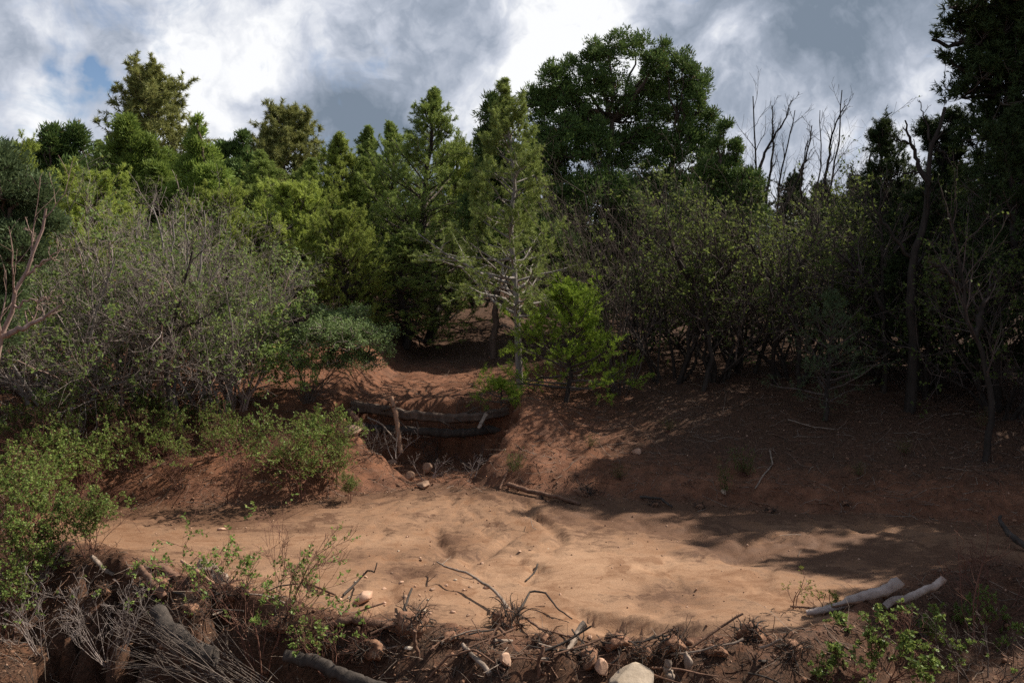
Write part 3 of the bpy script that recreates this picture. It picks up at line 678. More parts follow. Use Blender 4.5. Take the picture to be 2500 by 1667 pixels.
# left, sunlit group
juniper('juniper_tree', 'blue-green juniper cut off by the left edge of the picture', -25, 9.6,
    [(-5, 185, 36, 40), (-35, 165, 45, 40), (15, 250, 36, 34), (2, 290, 26, 30), (30, 195, 26, 22), (-20, 330, 35, 40), (45, 225, 18, 16), (-40, 240, 40, 50), (10, 215, 40, 30)], 104, 'juniper_blue', 1100, rc=0.10, kc=32, lw=0.016, ll=0.075)
juniper('juniper_tree', 'dark green twin-topped juniper far left, against the low cloud', 62, 21,
    [(52, 146, 12, 20), (77, 142, 12, 18), (32, 160, 10, 18), (62, 170, 24, 24), (40, 190, 26, 26), (80, 190, 26, 30), (60, 215, 40, 30)], 105, 'juniper', 1000, rc=0.15, kc=36, lw=0.036, ll=0.13)
juniper('juniper_tree', 'bright green juniper with a stepped top in front of the tall yellowish pine', 132, 19,
    [(127, 132, 12, 18), (118, 155, 15, 22), (142, 155, 17, 24), (106, 175, 12, 20), (130, 185, 28, 28), (158, 185, 20, 28), (110, 205, 28, 28), (150, 215, 34, 30), (165, 165, 10, 18)], 106, 'juniper_lit', 1200, rc=0.12, kc=32, lw=0.030, ll=0.11)
juniper('juniper_tree', 'loose green juniper with a thin spire above the grey thicket at left', 200, 18,
    [(198, 122, 3, 6), (198, 134, 6, 6), (194, 146, 10, 9), (205, 158, 14, 14), (192, 170, 16, 16), (212, 185, 20, 22), (190, 205, 26, 26), (216, 220, 26, 26)], 107, 'juniper_lit', 950, rc=0.11, kc=32, lw=0.026, ll=0.10)
juniper('juniper_tree', 'dark juniper with three narrow spikes left of the second yellowish pine', 236, 23,
    [(222, 152, 6, 9), (219, 165, 8, 10), (243, 140, 4, 9), (241, 156, 7, 12), (233, 150, 4, 9), (236, 176, 16, 16), (252, 168, 6, 14), (226, 192, 20, 20), (248, 200, 20, 26)], 108, 'juniper', 800, rc=0.13, kc=34, lw=0.034, ll=0.12)

def conifer_px(name, label, px, d, top, prof, seed, mat, base_py=None, **kw):
    """prof: (pixel row, half width in pixels)"""
    b = onground(px, d); H = toz(top, d) - b[2]
    pr = sorted([((toz(py, d) - b[2]) / H, hw * d / FPX) for py, hw in prof])
    return pinyon(name, label, b, H, pr, seed, mat, **kw)
pond = dict(kn=34, nl=0.17, nw=0.026, sec=6, ter=3, tr=0.16, tlen=(.16, .3))
conifer_px('ponderosa_pine', 'tallest yellowish-green long-needled pine at left, rising above the bright juniper', 158, 33, 80, [(80, 12), (92, 26), (110, 38), (140, 48), (180, 54), (240, 55), (300, 30)], 201, 'ponderosa', nb=100, base_t=.28, e0=12, e1=55, **pond)
conifer_px('ponderosa_pine', 'yellowish-green long-needled pine with open crown left of centre against grey cloud', 286, 32, 118, [(118, 14), (130, 30), (150, 40), (180, 50), (230, 52), (290, 30)], 202, 'ponderosa', nb=90, base_t=.25, e0=10, e1=50, **pond)
conifer_px('pinyon_pine', 'slim young pine with pale pointed top between open pine and cone-shaped pine', 340, 19, 134, [(134, 3), (150, 12), (165, 22), (200, 40), (250, 52), (300, 50), (320, 34)], 203, 'pinyon_lit', nb=110, kn=28, sec=6, ter=4, nl=.055, nw=.011, e1=50, base_t=.08)
conep = conifer_px('pinyon_pine', 'tall cone-shaped green pine left of the grey-limbed pine', 428, 18, 89, [(89, 3), (105, 12), (125, 24), (150, 40), (200, 64), (260, 66), (310, 56)], 204, 'pinyon', nb=130, kn=28, sec=6, ter=4, nl=.055, nw=.011, e1=50, base_t=.07, tr=.1)
b_ = onground(396, 19.5); q_ = (toz(122, 19.5) - b_[2]) / (toz(89, 18) - onground(428, 18)[2])
copy_thing(conep, b_, 2.2, (.8, .8, q_), 'slender pine whose top shows at the left shoulder of the cone-shaped pine')
fillp = conifer_px('pinyon_pine', 'dense yellow-green pine behind the round shrub, left of the slim young pine', 292, 17, 188, [(188, 6), (200, 24), (230, 52), (270, 58), (310, 52)], 206, 'pinyon_lit', nb=110, kn=30, sec=6, ter=4, nl=.055, nw=.011, e1=50, base_t=.08)
for px_, d_, top_, sc_, src_, lb_ in ((228, 16.5, 196, 1.0, 0, 'green pine filling the gap behind the grey thicket at left'), (95, 16, 178, 1.0, 0, 'mid-green pine low behind the thicket below the twin-topped juniper'),
        (22, 17, 150, .9, 0, 'green pine above the blue-green juniper at the left'), (372, 20, 158, .9, 1, 'small pine top between the slim young pine and the cone-shaped pine'), (165, 18.5, 168, 1.1, 1, 'green pine under the tallest yellowish pine'),
        (262, 19.5, 150, .9, 1, 'pointed pine between the dark spiky juniper and the open yellowish pine'), (312, 20.5, 160, 1.0, 1, 'pine under the right side of the open yellowish pine'), (3, 21, 140, 1.0, 1, 'pine top at the very left edge of the skyline'),
        (100, 23, 140, 1.0, 1, 'pine between the twin-topped juniper and the stepped bright juniper'), (455, 21, 150, 1.0, 0, 'pine filling the dip right of the cone-shaped pine'), (345, 16.2, 215, .8, 0, 'low pine behind the round shrub'), (405, 16.8, 225, .8, 1, 'low dark pine left of the grey pine trunk')):
    b_ = onground(px_, d_); q_ = (toz(top_, d_) - b_[2]) / ((toz(188, 17) - onground(292, 17)[2]) if src_ == 0 else (toz(89, 18) - onground(428, 18)[2]))
    copy_thing([fillp, conep][src_], b_, px_ * .7, (sc_, sc_, q_), lb_)
conifer_px('pinyon_pine', 'dark pointed pine among bare oak stems left of the gnarled trunk', 878, 15.5, 126, [(126, 4), (140, 13), (160, 22), (190, 30), (240, 38), (300, 34)], 209, 'pinyon_shaded', nb=90, kn=28, sec=6, ter=4, nl=.055, nw=.011, base_t=.1, e0=30, e1=70)

# ---- the grey-limbed pine at centre
cb = G(520, 388); cd = cb[1]
tp = [(520, 392), (518, 345), (517, 305), (515, 285), (514, 262), (511, 240), (511, 215), (512, 198), (516, 186), (514, 168), (510, 145), (507, 118), (505, 95), (503, 78)]
trk = np.array([P(a, b, cd) - cb for a, b in tp]); trk[:, 1] += np.linspace(0, .15, len(trk)); Hc = trk[-1, 2]
prc = sorted([((P(512, py, cd) - cb)[2] / Hc, hw * cd / FPX) for py, hw in [(78, 3), (84, 7), (92, 5), (97, 9), (104, 18), (125, 30), (160, 36), (200, 42), (235, 52), (258, 76), (280, 100), (300, 104), (312, 96), (325, 60)]])
cen = pinyon('pinyon_pine', 'olive-green pine at centre with pale grey trunk and long bare limbs', cb, Hc, prc, 211, 'pinyon_gray', bark='bark_gray', limb_parts=26, trunk=trk, nb=88, kn=40, sec=6, ter=4, s0=.38,
       nl=.05, nw=.008, base_t=.24, tr=.05, left=1.2, e0=0, e1=50, up=.045, tlen=(.08, .15))
sb = G(566, 402); sdp = sb[1]
hs_ = P(560, 288, sdp)[2] - sb[2]
pinyon('fir_sapling', 'bright yellow-green young conifer right of the grey pine trunk', sb, hs_, sorted([((P(512, py, sdp)[2] - sb[2]) / hs_, hw * sdp / FPX) for py, hw in [(288, 6), (300, 22), (320, 36), (345, 56), (370, 62), (395, 72)]]),
       212, 'bright', nb=58, kn=34, sec=6, ter=4, s0=.4, nl=.045, nw=.008, base_t=.1, tr=.03, e0=0, e1=60, up=.06, left=1.1)
b_ = G(505, 405, dmin=9)
pinyon('fir_sapling', 'low bright green bough-like conifer seedling beside the foot of the grey pine trunk', b_ + np.array([-.05, -.25, 0]), .32, [(0, .45), (.5, .3), (1, .05)], 213, 'bright', nb=14, kn=30, sec=5, ter=3, nl=.04, nw=.005, base_t=.1, tr=.01, e0=0, e1=40, left=1.3)

# ---- right-hand side: big dark pine, gnarled trunk
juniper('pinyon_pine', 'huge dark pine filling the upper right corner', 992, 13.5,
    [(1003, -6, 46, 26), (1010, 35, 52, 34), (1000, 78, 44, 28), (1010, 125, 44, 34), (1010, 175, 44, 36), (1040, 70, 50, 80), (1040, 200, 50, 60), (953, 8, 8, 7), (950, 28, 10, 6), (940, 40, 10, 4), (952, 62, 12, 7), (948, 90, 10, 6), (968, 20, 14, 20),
     (962, 100, 16, 10), (975, 140, 20, 20), (1080, 20, 60, 80), (1000, 215, 40, 20), (1090, 140, 60, 70), (1120, 60, 60, 90), (1000, 255, 40, 26), (985, 60, 30, 60)], 301, 'pinyon_shaded', 2700, trunks=[[(992, 330), (1000, 250), (1008, 150), (1015, 20), (1020, -60)], [(1000, 300), (1040, 200), (1070, 60)]], bark='bark', style='needle', kc=17, ll=.085, lw=.021, limb_r=.06, rc=.15)
conifer_px('pinyon_pine', 'dark tall pine between the gnarled trunk and the huge pine', 1000, 12.2, 118, [(112, 6), (130, 22), (170, 44), (230, 58), (300, 60), (340, 50)], 231, 'pinyon_shaded', nb=90, kn=24, sec=6, ter=4, nl=.055, nw=.011, e1=50)
conifer_px('pinyon_pine', 'dark bushy pine low behind the gnarled trunk', 925, 13.0, 196, [(196, 8), (215, 26), (250, 42), (300, 46), (350, 40)], 232, 'pinyon_shaded', nb=80, kn=24, sec=6, ter=4, nl=.055, nw=.011, e1=50)
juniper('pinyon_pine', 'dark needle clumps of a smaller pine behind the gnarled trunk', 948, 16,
    [(928, 132, 10, 9), (940, 145, 15, 14), (955, 125, 12, 14), (950, 165, 20, 16), (945, 190, 24, 18), (960, 215, 28, 22)], 302, 'pinyon_shaded', 620, bark='bark', style='needle', kc=30, ll=.08, lw=.013)

def poly_px(pts, d, base):
    out_ = []
    for p_ in pts: out_.append(P(p_[0], p_[1], d + (p_[2] if len(p_) > 2 else 0)) - base)
    return np.array(out_)
def bare_tree(name, label, px, d, paths, seed, r0=.035, bark='bark', group=None, twm=(5, 4), tsharp=.35, cat='tree', leafy=0, mat='oak_shaded', part='stem', up=.12, tw=None, smooth_r=.012):
    base = onground(px, d); r = rng(seed); root = thing(name, label, cat, base, group); A = []; AR = []
    for i, pth in enumerate(paths):
        rr = r0
        if isinstance(pth, tuple): pth, rr = pth
        pp_ = poly_px(pth, d, base); pp_ = np.concatenate([[[0, 0, -.1]], pp_]) if i == 0 and pp_[0][2] > .05 else pp_
        Q = resample(pp_, 16); Q[1:-1] += r.normal(0, smooth_r, (14, 3)); rd = rr * np.linspace(1, .25, 16)
        obj(part if i else 'trunk', tubes(Q[None], rd[None], 7), M[bark], root, True); A.append(Q); AR.append(rd)
    A = np.array(A); AR = np.array(AR)
    S, SR = kids(A, AR, twm[0], .35, 1, .6, tsharp * .6, 7, r, up, .16, rmul=.5)
    S2, SR2 = kids(S, SR, twm[1], .2, 1, .6, .5, 5, r, up * .7, .18, rmul=.6)
    obj('twigs', tubes(S, np.maximum(SR, .003), 4).merge(tubes(S2, np.maximum(SR2, .0025), 3)), M[tw or bark], root)
    if leafy:
        idx = np.repeat(np.arange(len(S2)), leafy); b, T = interp_poly(S2, idx, r.random(len(idx)))
        obj('leaves', kites(b, T * .5 + perp(T, r), .045, .028, r), M[mat], root)
    return root
bare_tree('oak_tree', 'leafless oak with fan of thin branches against the sky, nearest the big juniper', 770, 17.5,
    [([(770, 330), (768, 280), (762, 225), (757, 180), (755, 140), (753, 96)], .04), ([(768, 280), (775, 220), (782, 170), (790, 135), (795, 110)], .032), [(762, 225), (768, 185), (774, 150), (772, 105)], [(757, 180), (765, 150), (785, 120), (792, 100)], [(775, 225), (795, 185), (806, 160), (812, 125)]], 401, twm=(9, 5))
bare_tree('oak_tree', 'bare oak with tall forked stems, middle of the leafless tops against the cloud', 812, 17,
    [([(815, 340), (818, 270), (822, 220), (830, 190), (838, 150), (842, 90)], .036), ([(815, 280), (812, 230), (815, 190), (822, 165), (820, 110)], .026), [(822, 200), (828, 160), (834, 125), (846, 105)], [(806, 260), (800, 200), (802, 170), (808, 140)]], 402, twm=(8, 5))
bare_tree('oak_tree', 'bare oak stem leaning right with a small leaf cluster near its top', 862, 16.5,
    [([(855, 340), (858, 270), (862, 225), (866, 180), (872, 150), (880, 122), (892, 112)], .032), [(862, 225), (880, 190), (892, 170), (903, 140)], [(862, 210), (856, 180), (850, 165)]], 403, twm=(7, 5), leafy=1)
bare_tree('oak_tree', 'gnarled black trunk with crooked dead forks beside the huge dark pine', 912, 12.2,
    [([(914, 352), (910, 310), (912, 275), (915, 246), (926, 216), (928, 177), (930, 141), (937, 133), (945, 107)], .085), ([(928, 185), (920, 168), (914, 149), (908, 135), (905, 120)], .04), ([(914, 149), (905, 140), (895, 141), (890, 132)], .02), ([(930, 145), (928, 125), (922, 108), (919, 100)], .018), ([(927, 178), (915, 171), (903, 174), (893, 173)], .022), ([(930, 141), (940, 150), (950, 160)], .02), ([(913, 262), (890, 230), (875, 212), (866, 180)], .03)], 404, bark='bark', twm=(4, 3), tsharp=.3)
# dark crooked trunks in the thicket
for i, (lab, px, d, pth) in enumerate([
    ('crooked dark oak trunk with an S bend in the thicket right of the big juniper', 703, 13.4, [[(712, 358), (708, 330), (700, 300), (690, 280), (700, 255), (706, 235), (700, 205)], [(690, 280), (675, 255), (668, 225)], [(704, 320), (715, 290), (735, 260), (745, 225)]]),
    ('straight dark double trunk left of the gnarled black trunk', 885, 12.9, [[(886, 362), (884, 330), (882, 290), (884, 250), (880, 220), (882, 195)], [(884, 310), (870, 285), (850, 262), (835, 250)], [(884, 270), (900, 240), (905, 215)]]),
    ('dark oak trunk leaning left in the shade below the bare oaks', 800, 13.2, [[(800, 352), (795, 320), (785, 290), (765, 270), (750, 245), (742, 215)], [(790, 300), (800, 270), (815, 240), (818, 215)]]),
    ('black leaning trunk at the foot of the huge dark pine', 990, 10.5, [([(992, 402), (984, 360), (972, 330), (962, 290), (958, 250), (950, 215)], .045), [(975, 335), (985, 300), (1000, 270)], [(962, 290), (945, 270), (930, 262)]]),
    ('dark oak trunk slanting up behind the gnarled black trunk', 930, 12.6, [([(925, 370), (930, 330), (938, 290), (948, 250), (955, 210)], .045), [(938, 290), (925, 270), (915, 262)]])]):
    bare_tree('oak_tree', lab, px, d, pth, 420 + i, bark='bark', r0=.045, twm=(10, 6), tsharp=.6, leafy=1, tw='twig_dark')

# ---- thickets of oak brush
dense = dict(H=2.6, spread=1.35, stems=11, lv=(7, 7, 5), r0=.024, wig=.14)
oakL = [shrub('oak_brush', 'grey twiggy thicket bush with sparse green leaves, largest clump at left', G(165, 428), 501, bark='twig', stem='bark_pink', leaf=.42, lcl=6, lsize=(.05,.034), **dense),
        shrub('oak_brush', 'grey and green oak brush at the left end of the thicket', G(60, 440), 502, bark='twig', stem='bark_gray', leaf=.42, lcl=6, lsize=(.05,.034), **dense)]
lb = shrub('oak_brush', 'leafy bright green oak brush at the right end of the left thicket', G(238, 408), 503, bark='twig', stem='bark_pink', leaf=1, lcl=9, lsize=(.045,.03), H=1.7, spread=.8, stems=11, lv=(6, 7, 4), r0=.02, wig=.14)
copy_thing(oakL[0], G(110, 432), 2.1, (.85, .85, .80), 'twiggy grey oak brush second from the left end of the thicket')
copy_thing(oakL[1], G(215, 420) , 1.2, (.8, .8, .86), 'twiggy oak brush with pinkish stems just left of the leafy bright one')
copy_thing(oakL[1], onground(135, 12.8), 4.0, (.9, .9, 1.12), 'oak brush in the second row of the left thicket, tips touching the bright juniper')
copy_thing(oakL[0], onground(230, 13.0), 5.0, (.85, .85, .9), 'oak brush in the second row of the left thicket, behind the leafy bright one')
copy_thing(lb, onground(30, 11.8), 1.0, (1.0, 1.0, 1.1), 'leafy oak brush behind the leaning pinkish trunk')
bare_tree('dead_tree', 'leaning pinkish bare trunk with curved side twigs at the left edge', -8, 8.9, [([(-12, 420), (0, 338), (14, 305), (30, 262), (40, 235), (46, 208)], .045), ([(25, 275), (45, 262), (62, 248)], .016), ([(14, 305), (36, 300), (58, 298)], .014), ([(30, 262), (33, 240), (28, 225)], .014), [(2, 335), (30, 325), (60, 305)]], 430, bark='bark_pink', twm=(6, 4), tsharp=.5)
bare_tree('dead_tree', 'thick dark broken branch leaning right inside the left thicket', 178, 11.0, [([(170, 415), (168, 370), (165, 340), (178, 305), (190, 262), (192, 252)], .05), ([(165, 345), (150, 305), (128, 275), (108, 260)], .022), ([(172, 330), (200, 320), (228, 300)], .016)], 431, bark='bark', twm=(5, 4), tsharp=.4)
bare_tree('oak_tree', 'bare grey stems standing above the largest clump of the left thicket', 182, 11.6, [([(175, 400), (172, 330), (168, 270), (160, 225), (152, 205)], .03), ([(178, 380), (182, 310), (188, 250), (184, 205)], .024), ([(180, 350), (196, 290), (206, 240), (204, 210)], .022), ([(176, 340), (150, 280), (135, 235), (140, 212)], .02), ([(182, 330), (215, 270), (232, 232)], .018), ([(176, 300), (172, 250), (176, 198)], .018)], 432, bark='bark_gray', twm=(9, 6), tsharp=.5, leafy=1, mat='oak', tw='twig')
bare_tree('oak_tree', 'bare grey stems rising from the left end of the thicket', 92, 11.4, [([(95, 410), (92, 330), (84, 275), (78, 235)], .026), ([(96, 380), (104, 310), (112, 255), (108, 228)], .022), ([(92, 330), (70, 280), (60, 245)], .018)], 433, bark='bark_pink', twm=(9, 6), tsharp=.5, leafy=1, mat='oak', tw='twig')
# right thicket
dk = [shrub('oak_brush', 'dark shaded oak brush with glinting leaves right of the big juniper trunk', onground(668, 14.0), 511, bark='twig_dark', stem='bark', mat='oak_shaded', leaf=.68, lcl=8, lsize=(.055,.036), tmin=.2, H=3.1, spread=1.5, stems=8, lv=(6, 6, 4), r0=.036, wig=.2),
      shrub('oak_brush', 'dark oak brush at the middle of the shaded right-hand thicket', onground(790, 13.7), 512, bark='twig_dark', stem='bark', mat='oak_shaded', leaf=.6, lcl=8, lsize=(.055,.036), tmin=.2, H=3.0, spread=1.7, stems=8, lv=(6, 6, 4), r0=.036, wig=.2),
      shrub('oak_brush', 'tangle of upright thin dark stems beside the big juniper trunk', onground(622, 13.6), 513, bark='twig_dark', stem='twig_dark', mat='oak_shaded', leaf=.3, lcl=6, lsize=(.05,.032), H=3.2, spread=1.0, stems=16, lv=(4, 4, 3), r0=.016, wig=.09)]
labs = ['second row behind the S-bend trunk', 'dark brush under the bare oak at its left', 'dark brush below the middle bare oak', 'dark brush left of the gnarled trunk', 'dark brush right of the gnarled trunk',
        'darkest brush at the right edge under the huge pine', 'dark brush in the shade directly below the small sprigged juniper', 'taller brush behind the double trunk', 'brush at the far right behind the leaning black trunk', 'low brush behind the small blue-green conifer', 'brush behind the bright sapling']
for i, (px, d, s, k) in enumerate([(700, 15.2, 1.0, 0), (745, 14.4, .98, 1), (840, 14.0, 1.0, 0), (870, 13.6, .92, 1), (935, 13.0, .95, 0), (1010, 11.8, .9, 1), (718, 13.9, .95, 0), (895, 15.2, 1.1, 1), (985, 13.4, 1.1, 0), (800, 16.2, 1.1, 2), (640, 16.6, 1.1, 2)]):
    copy_thing(dk[k], onground(px, d), 1.7 * i + .6, (s * .9, s * .9, s * [.82, 1.06, .9, 1.1, .85, 1.0, .78, 1.1, 1.0, 1.05, .9][i]), 'oak brush: ' + labs[i])

for i, (px, d, s_) in enumerate([(640, 16, .8), (680, 17.2, .8), (720, 17.5, .85), (765, 17, .8), (810, 17.6, .85), (850, 16.6, .8), (895, 17.4, .9), (940, 16, .9), (660, 19, .9), (740, 19.5, .9), (820, 20, .9), (900, 20, .9)]):
    copy_thing(dk[i % 2], onground(px, d), 1.9 * i + 1, (s_, s_, s_ * .62), 'low brush behind the right thicket, ' + ['first', 'second', 'third', 'fourth', 'fifth', 'sixth', 'seventh', 'eighth'][i % 8] + (' from left, near row' if i < 8 else ' from left, far row'))
for i, (px, d, s_, k_) in enumerate([(440, 19.5, .85, 0), (480, 21, 1.0, 1), (415, 22.5, .9, 0), (545, 18.5, .9, 1), (350, 20.5, .8, 0), (500, 25, 1.1, 1), (385, 25, 1.0, 0), (450, 29, 1.2, 1), (575, 20, 1.0, 0)]):
    copy_thing(dk[k_], onground(px, d), 2.3 * i, (s_, s_, s_ * .8), 'dark brush in the shade behind the terrace, ' + ['in front of the cone-shaped pine', 'left of the grey pine trunk', 'at the foot of the cone-shaped pine', 'right of the grey pine trunk', 'under the slim young pine', 'farther back left of the grey trunk', 'far back between two pines', 'farthest back', 'behind the bright sapling'][i])
# ---- round shrub and friends on the left bank
rb = G(305, 403); rd_ = rb[1]
shp = lobes_px([(340, 338, 44, 24), (310, 345, 26, 22), (375, 340, 20, 18), (340, 322, 36, 14), (350, 362, 42, 14), (300, 365, 18, 14), (392, 332, 10, 7), (322, 312, 14, 8), (360, 310, 12, 7), (288, 350, 10, 10), (385, 352, 12, 6), (345, 348, 30, 20)], rd_, rb)
tk, lim, tw_, fo = lobe_geo(shp, [[(0, 0, -.05), tuple(P(x_, y_, rd_) - rb)] for x_, y_ in ((300, 355), (315, 350), (330, 352), (345, 355), (365, 360), (285, 372))], 601, 1150, rc=.075, kc=22, ll=.034, lw=.019, style='leaf', limb_r=.015, shell=.3, tw_r=.004)
root = thing('round_shrub', 'rounded grey-green leafy shrub spreading right over the red bank', 'shrub', rb)
r = rng(602)
st = grow(np.zeros((16, 3)) + r.normal(0, .05, (16, 3)), np.stack([np.linspace(-.5, 1.3, 16), r.normal(0, .3, 16), np.ones(16)], 1), .5 + .3 * r.random(16), 6, r, .0, .06)
for i in range(16): obj('stem', tubes(st[i:i + 1], (.009 * np.linspace(1, .5, 6))[None], 5), M['twig_dark'], root)
obj('limbs', lim, M['twig_dark'], root); obj('twigs', tw_, M['twig'], root); obj('leaves', fo, M['mahog'], root)

def rose(name, label, base, seed, H=.8, spread=.5, stems=6, leaf=1, lcl=9, lsize=(.025, .018), lv=(4, 3, 2), mat='rose', stem='stem_red', cat='shrub', group=None, lean=0, topleaf=False, **kw):
    return shrub(name, label, base, seed, bark=stem, stem=stem, mat=mat, leaf=leaf, lcl=lcl, lsize=lsize, H=H, spread=spread, stems=stems, lv=lv, r0=.006, group=group, cat=cat, lean=lean, topleaf=topleaf, wig=.12, tmin=.3, **kw)
ra = rose('wild_rose_bush', 'leafy wild rose on thin leggy stems above the red bank, left of the round shrub', G(228, 495), 701, H=1.05, spread=.8, stems=9, lv=(5, 5, 3), topleaf=True, lcl=8)
rbb = rose('wild_rose_bush', 'upright wild rose with leafy tops at the edge of the sand, below the round shrub', G(300, 500), 702, H=.95, spread=.45, stems=11, lv=(5, 5, 3), lcl=8)
rc_ = rose('wild_rose_bush', 'large pale green wild rose bush at the left edge above the brush pile', G(45, 530), 703, H=.95, spread=.85, stems=12, lv=(5, 5, 3), lcl=9)
for i, (px, py, k, s, lab) in enumerate([
    (90, 505, 2, 1.0, 'wild rose bush on the bank just left of the sand'), (10, 560, 2, .95, 'wild rose bush cut by the left edge level with the sand'), (140, 470, 2, .85, 'wild rose bush on the slope below the grey thicket'),
    (20, 480, 2, 1.0, 'wild rose bush highest at the left edge'), (180, 445, 2, .75, 'low wild rose bush at the foot of the largest thicket clump'), (60, 455, 0, .9, 'leggy wild rose in the shade under the thicket'),
    (335, 485, 1, .62, 'small wild rose at the lip of the gully'), (325, 468, 1, .8, 'wild rose with bright tips beside the end of the upper logs'), (182, 490, 0, .6, 'small dark rose bush growing on the red mound'), (262, 475, 2, .5, 'low rose clump between the two taller roses'),
    (90, 560, 1, .7, 'thin rose stems standing at the left end of the sand'), (35, 600, 1, .95, 'rose stems at the left edge beside the brush pile'), (5, 640, 2, .8, 'rose leaves in the bottom left corner'), (120, 440, 2, .7, 'yellow-green rose bush under the dark end of the thicket'), (215, 455, 2, .6, 'low rose leaves between the thicket and the leggy rose'), (350, 500, 1, .35, 'smallest rose sprig at the corner of the sand')]):
    copy_thing([ra, rbb, rc_][k], G(px, py), 1.1 * i, (s, s, s), lab)
# foreground sprigs
rose('wild_rose_bush', 'foreground wild rose with bare upright tips and leaves against the sand, lower left', G(262, 672, dmin=5) , 711, H=1.1, spread=.42, stems=8, lv=(5, 4, 3), lcl=7, lsize=(.028, .020))
rose('wild_rose_bush', 'single rose cane with small round leaves leaning right over the sand', G(278, 650, dmin=5), 712, H=.75, spread=.3, stems=2, lv=(4, 3, 2), lcl=6, lsize=(.028, .022), lean=.25)
rose('wild_rose_bush', 'small leafy rose at the bottom left centre of the brush dam', G(330, 672, dmin=5), 713, H=.5, spread=.4, stems=9, lcl=6, lsize=(.026, .02))
rr_ = rose('wild_rose_bush', 'large leafy rose bush in the lower right foreground', G(880, 672, dmin=5), 714, H=.46, spread=.62, stems=11, lv=(5, 3, 3), lcl=6, lsize=(.030, .022))
copy_thing(rr_, G(925, 655, dmin=5), 2.0, (.75, .75, .8), 'rose bush right of the large one in the lower right foreground')
copy_thing(rr_, G(985, 640, dmin=5), 3.3, (.6, .6, .85), 'narrow rose bush near the right edge')
copy_thing(rr_, G(840, 680, dmin=5), 4.3, (.5, .5, .5), 'lowest rose leaves at the bottom, left of the large rose bush')
rose('seedling', 'yellow-green sprout standing on the sand left of the curved driftwood', G(795, 609), 715, H=.42, spread=.12, stems=2, lv=(3, 2, 2), mat='sprout', lcl=8, lsize=(.02, .008), cat='seedling')
rose('seedling', 'low pale sprouts between the driftwood and the yellow-green sprout', G(825, 608), 716, H=.22, spread=.2, stems=5, lv=(3, 2, 2), mat='sprout', lcl=6, lsize=(.02, .009), cat='seedling')
rose('bare_shrub', 'tall thorny bare cane in front of the driftwood', G(975, 640, dmin=5), 717, H=1.15, spread=.25, stems=3, lv=(3, 2, 1), leaf=0, cat='shrub')
rose('bare_shrub', 'tangle of bare reddish canes at the right edge', G(1000, 610, dmin=5), 718, H=.6, spread=.55, stems=9, lv=(4, 3, 2), leaf=0, cat='shrub')
rose('bare_shrub', 'dark bare canes in the bottom right corner', G(985, 682, dmin=5), 719, H=.6, spread=.6, stems=9, lv=(4, 3, 2), leaf=.12, cat='shrub', stem='twig_dark')

def tuft(name, label, base, seed, H=.35, spread=.2, nst=26, mat='blade', cat='plant', blades=10, bw=.006, group=None, bl=.05):
    r = rng(seed); root = thing(name, label, cat, base, group)
    d = np.stack([r.normal(0, spread, nst), r.normal(0, spread, nst), np.full(nst, H)], 1)
    S = grow(r.normal(0, .03, (nst, 3)) * [1, 1, 0], d, H * (.6 + .5 * r.random(nst)), 5, r, .05, .06)
    obj('stems', tubes(S, .002 * np.linspace(1, .5, 5)[None], 3), M['stem_red' if mat == 'blade' else 'twig'], root)
    idx = np.repeat(np.arange(nst), blades); b, T = interp_poly(S, idx, .15 + .85 * r.random(len(idx)))
    obj('blades', kites(b, T * .9 + perp(T, r) * .5, bl * (.6 + .6 * r.random(len(idx))), bw, r), M[mat], root); return root
tuft('rabbitbrush', 'small bright green tuft at the right lip of the gully', G(514, 475), 801, H=.32, spread=.1, nst=34)
tuft('rabbitbrush', 'upright bright green sprig at the back edge of the sand, right', G(724, 497), 802, H=.42, spread=.10, nst=16, blades=16)
tuft('rabbitbrush', 'dim green tuft in the shade behind the upright sprig', G(745, 476), 803, H=.38, spread=.22, nst=50)
gt = tuft('grass_clump', 'fine green grass-like clump below the round shrub', G(282, 470), 804, H=.5, spread=.2, nst=70, blades=8)
copy_thing(gt, G(165, 455), 1, (.9, .9, 1.0), 'fine green grass clump under the left thicket')
copy_thing(gt, G(10, 520), 2, (1, 1, 1.1), 'fine green grass clump at the left edge')
copy_thing(gt, G(985, 430), 3, (.5, .5, .6), 'small grassy tuft in the shade below the huge dark pine')
tuft('rabbitbrush', 'low green seedling in the gully mouth beside the stake', G(350, 440), 805, H=.2, spread=.15, nst=20)
for i, (px, py, lb_) in enumerate([(590, 448, 'tiny green tuft on the bank below the bright sapling'), (668, 432, 'small dim tuft on the middle of the shaded bank'), (905, 455, 'small dim tuft on the shaded bank at right'), (860, 478, 'low dim tuft near the back edge of the sand at right'), (620, 480, 'small tuft by the half-buried log')]):
    copy_thing(gt, G(px, py), i, (.45, .45, .4), lb_)
# small blue-green conifer in the shade
bb = G(825, 420); 
pinyon('fir_sapling', 'small blue-green conifer in the shade with bare drooping lower twigs', bb, 1.75, [(0, .5), (.3, .85), (.5, .6), (.8, .32), (1, .08)], 214, 'juniper_blue', bark='bark', nb=44, kn=16, sec=5, ter=2, nl=.04, nw=.005, base_t=.12, tr=.03, e0=-5, e1=65, up=.07)

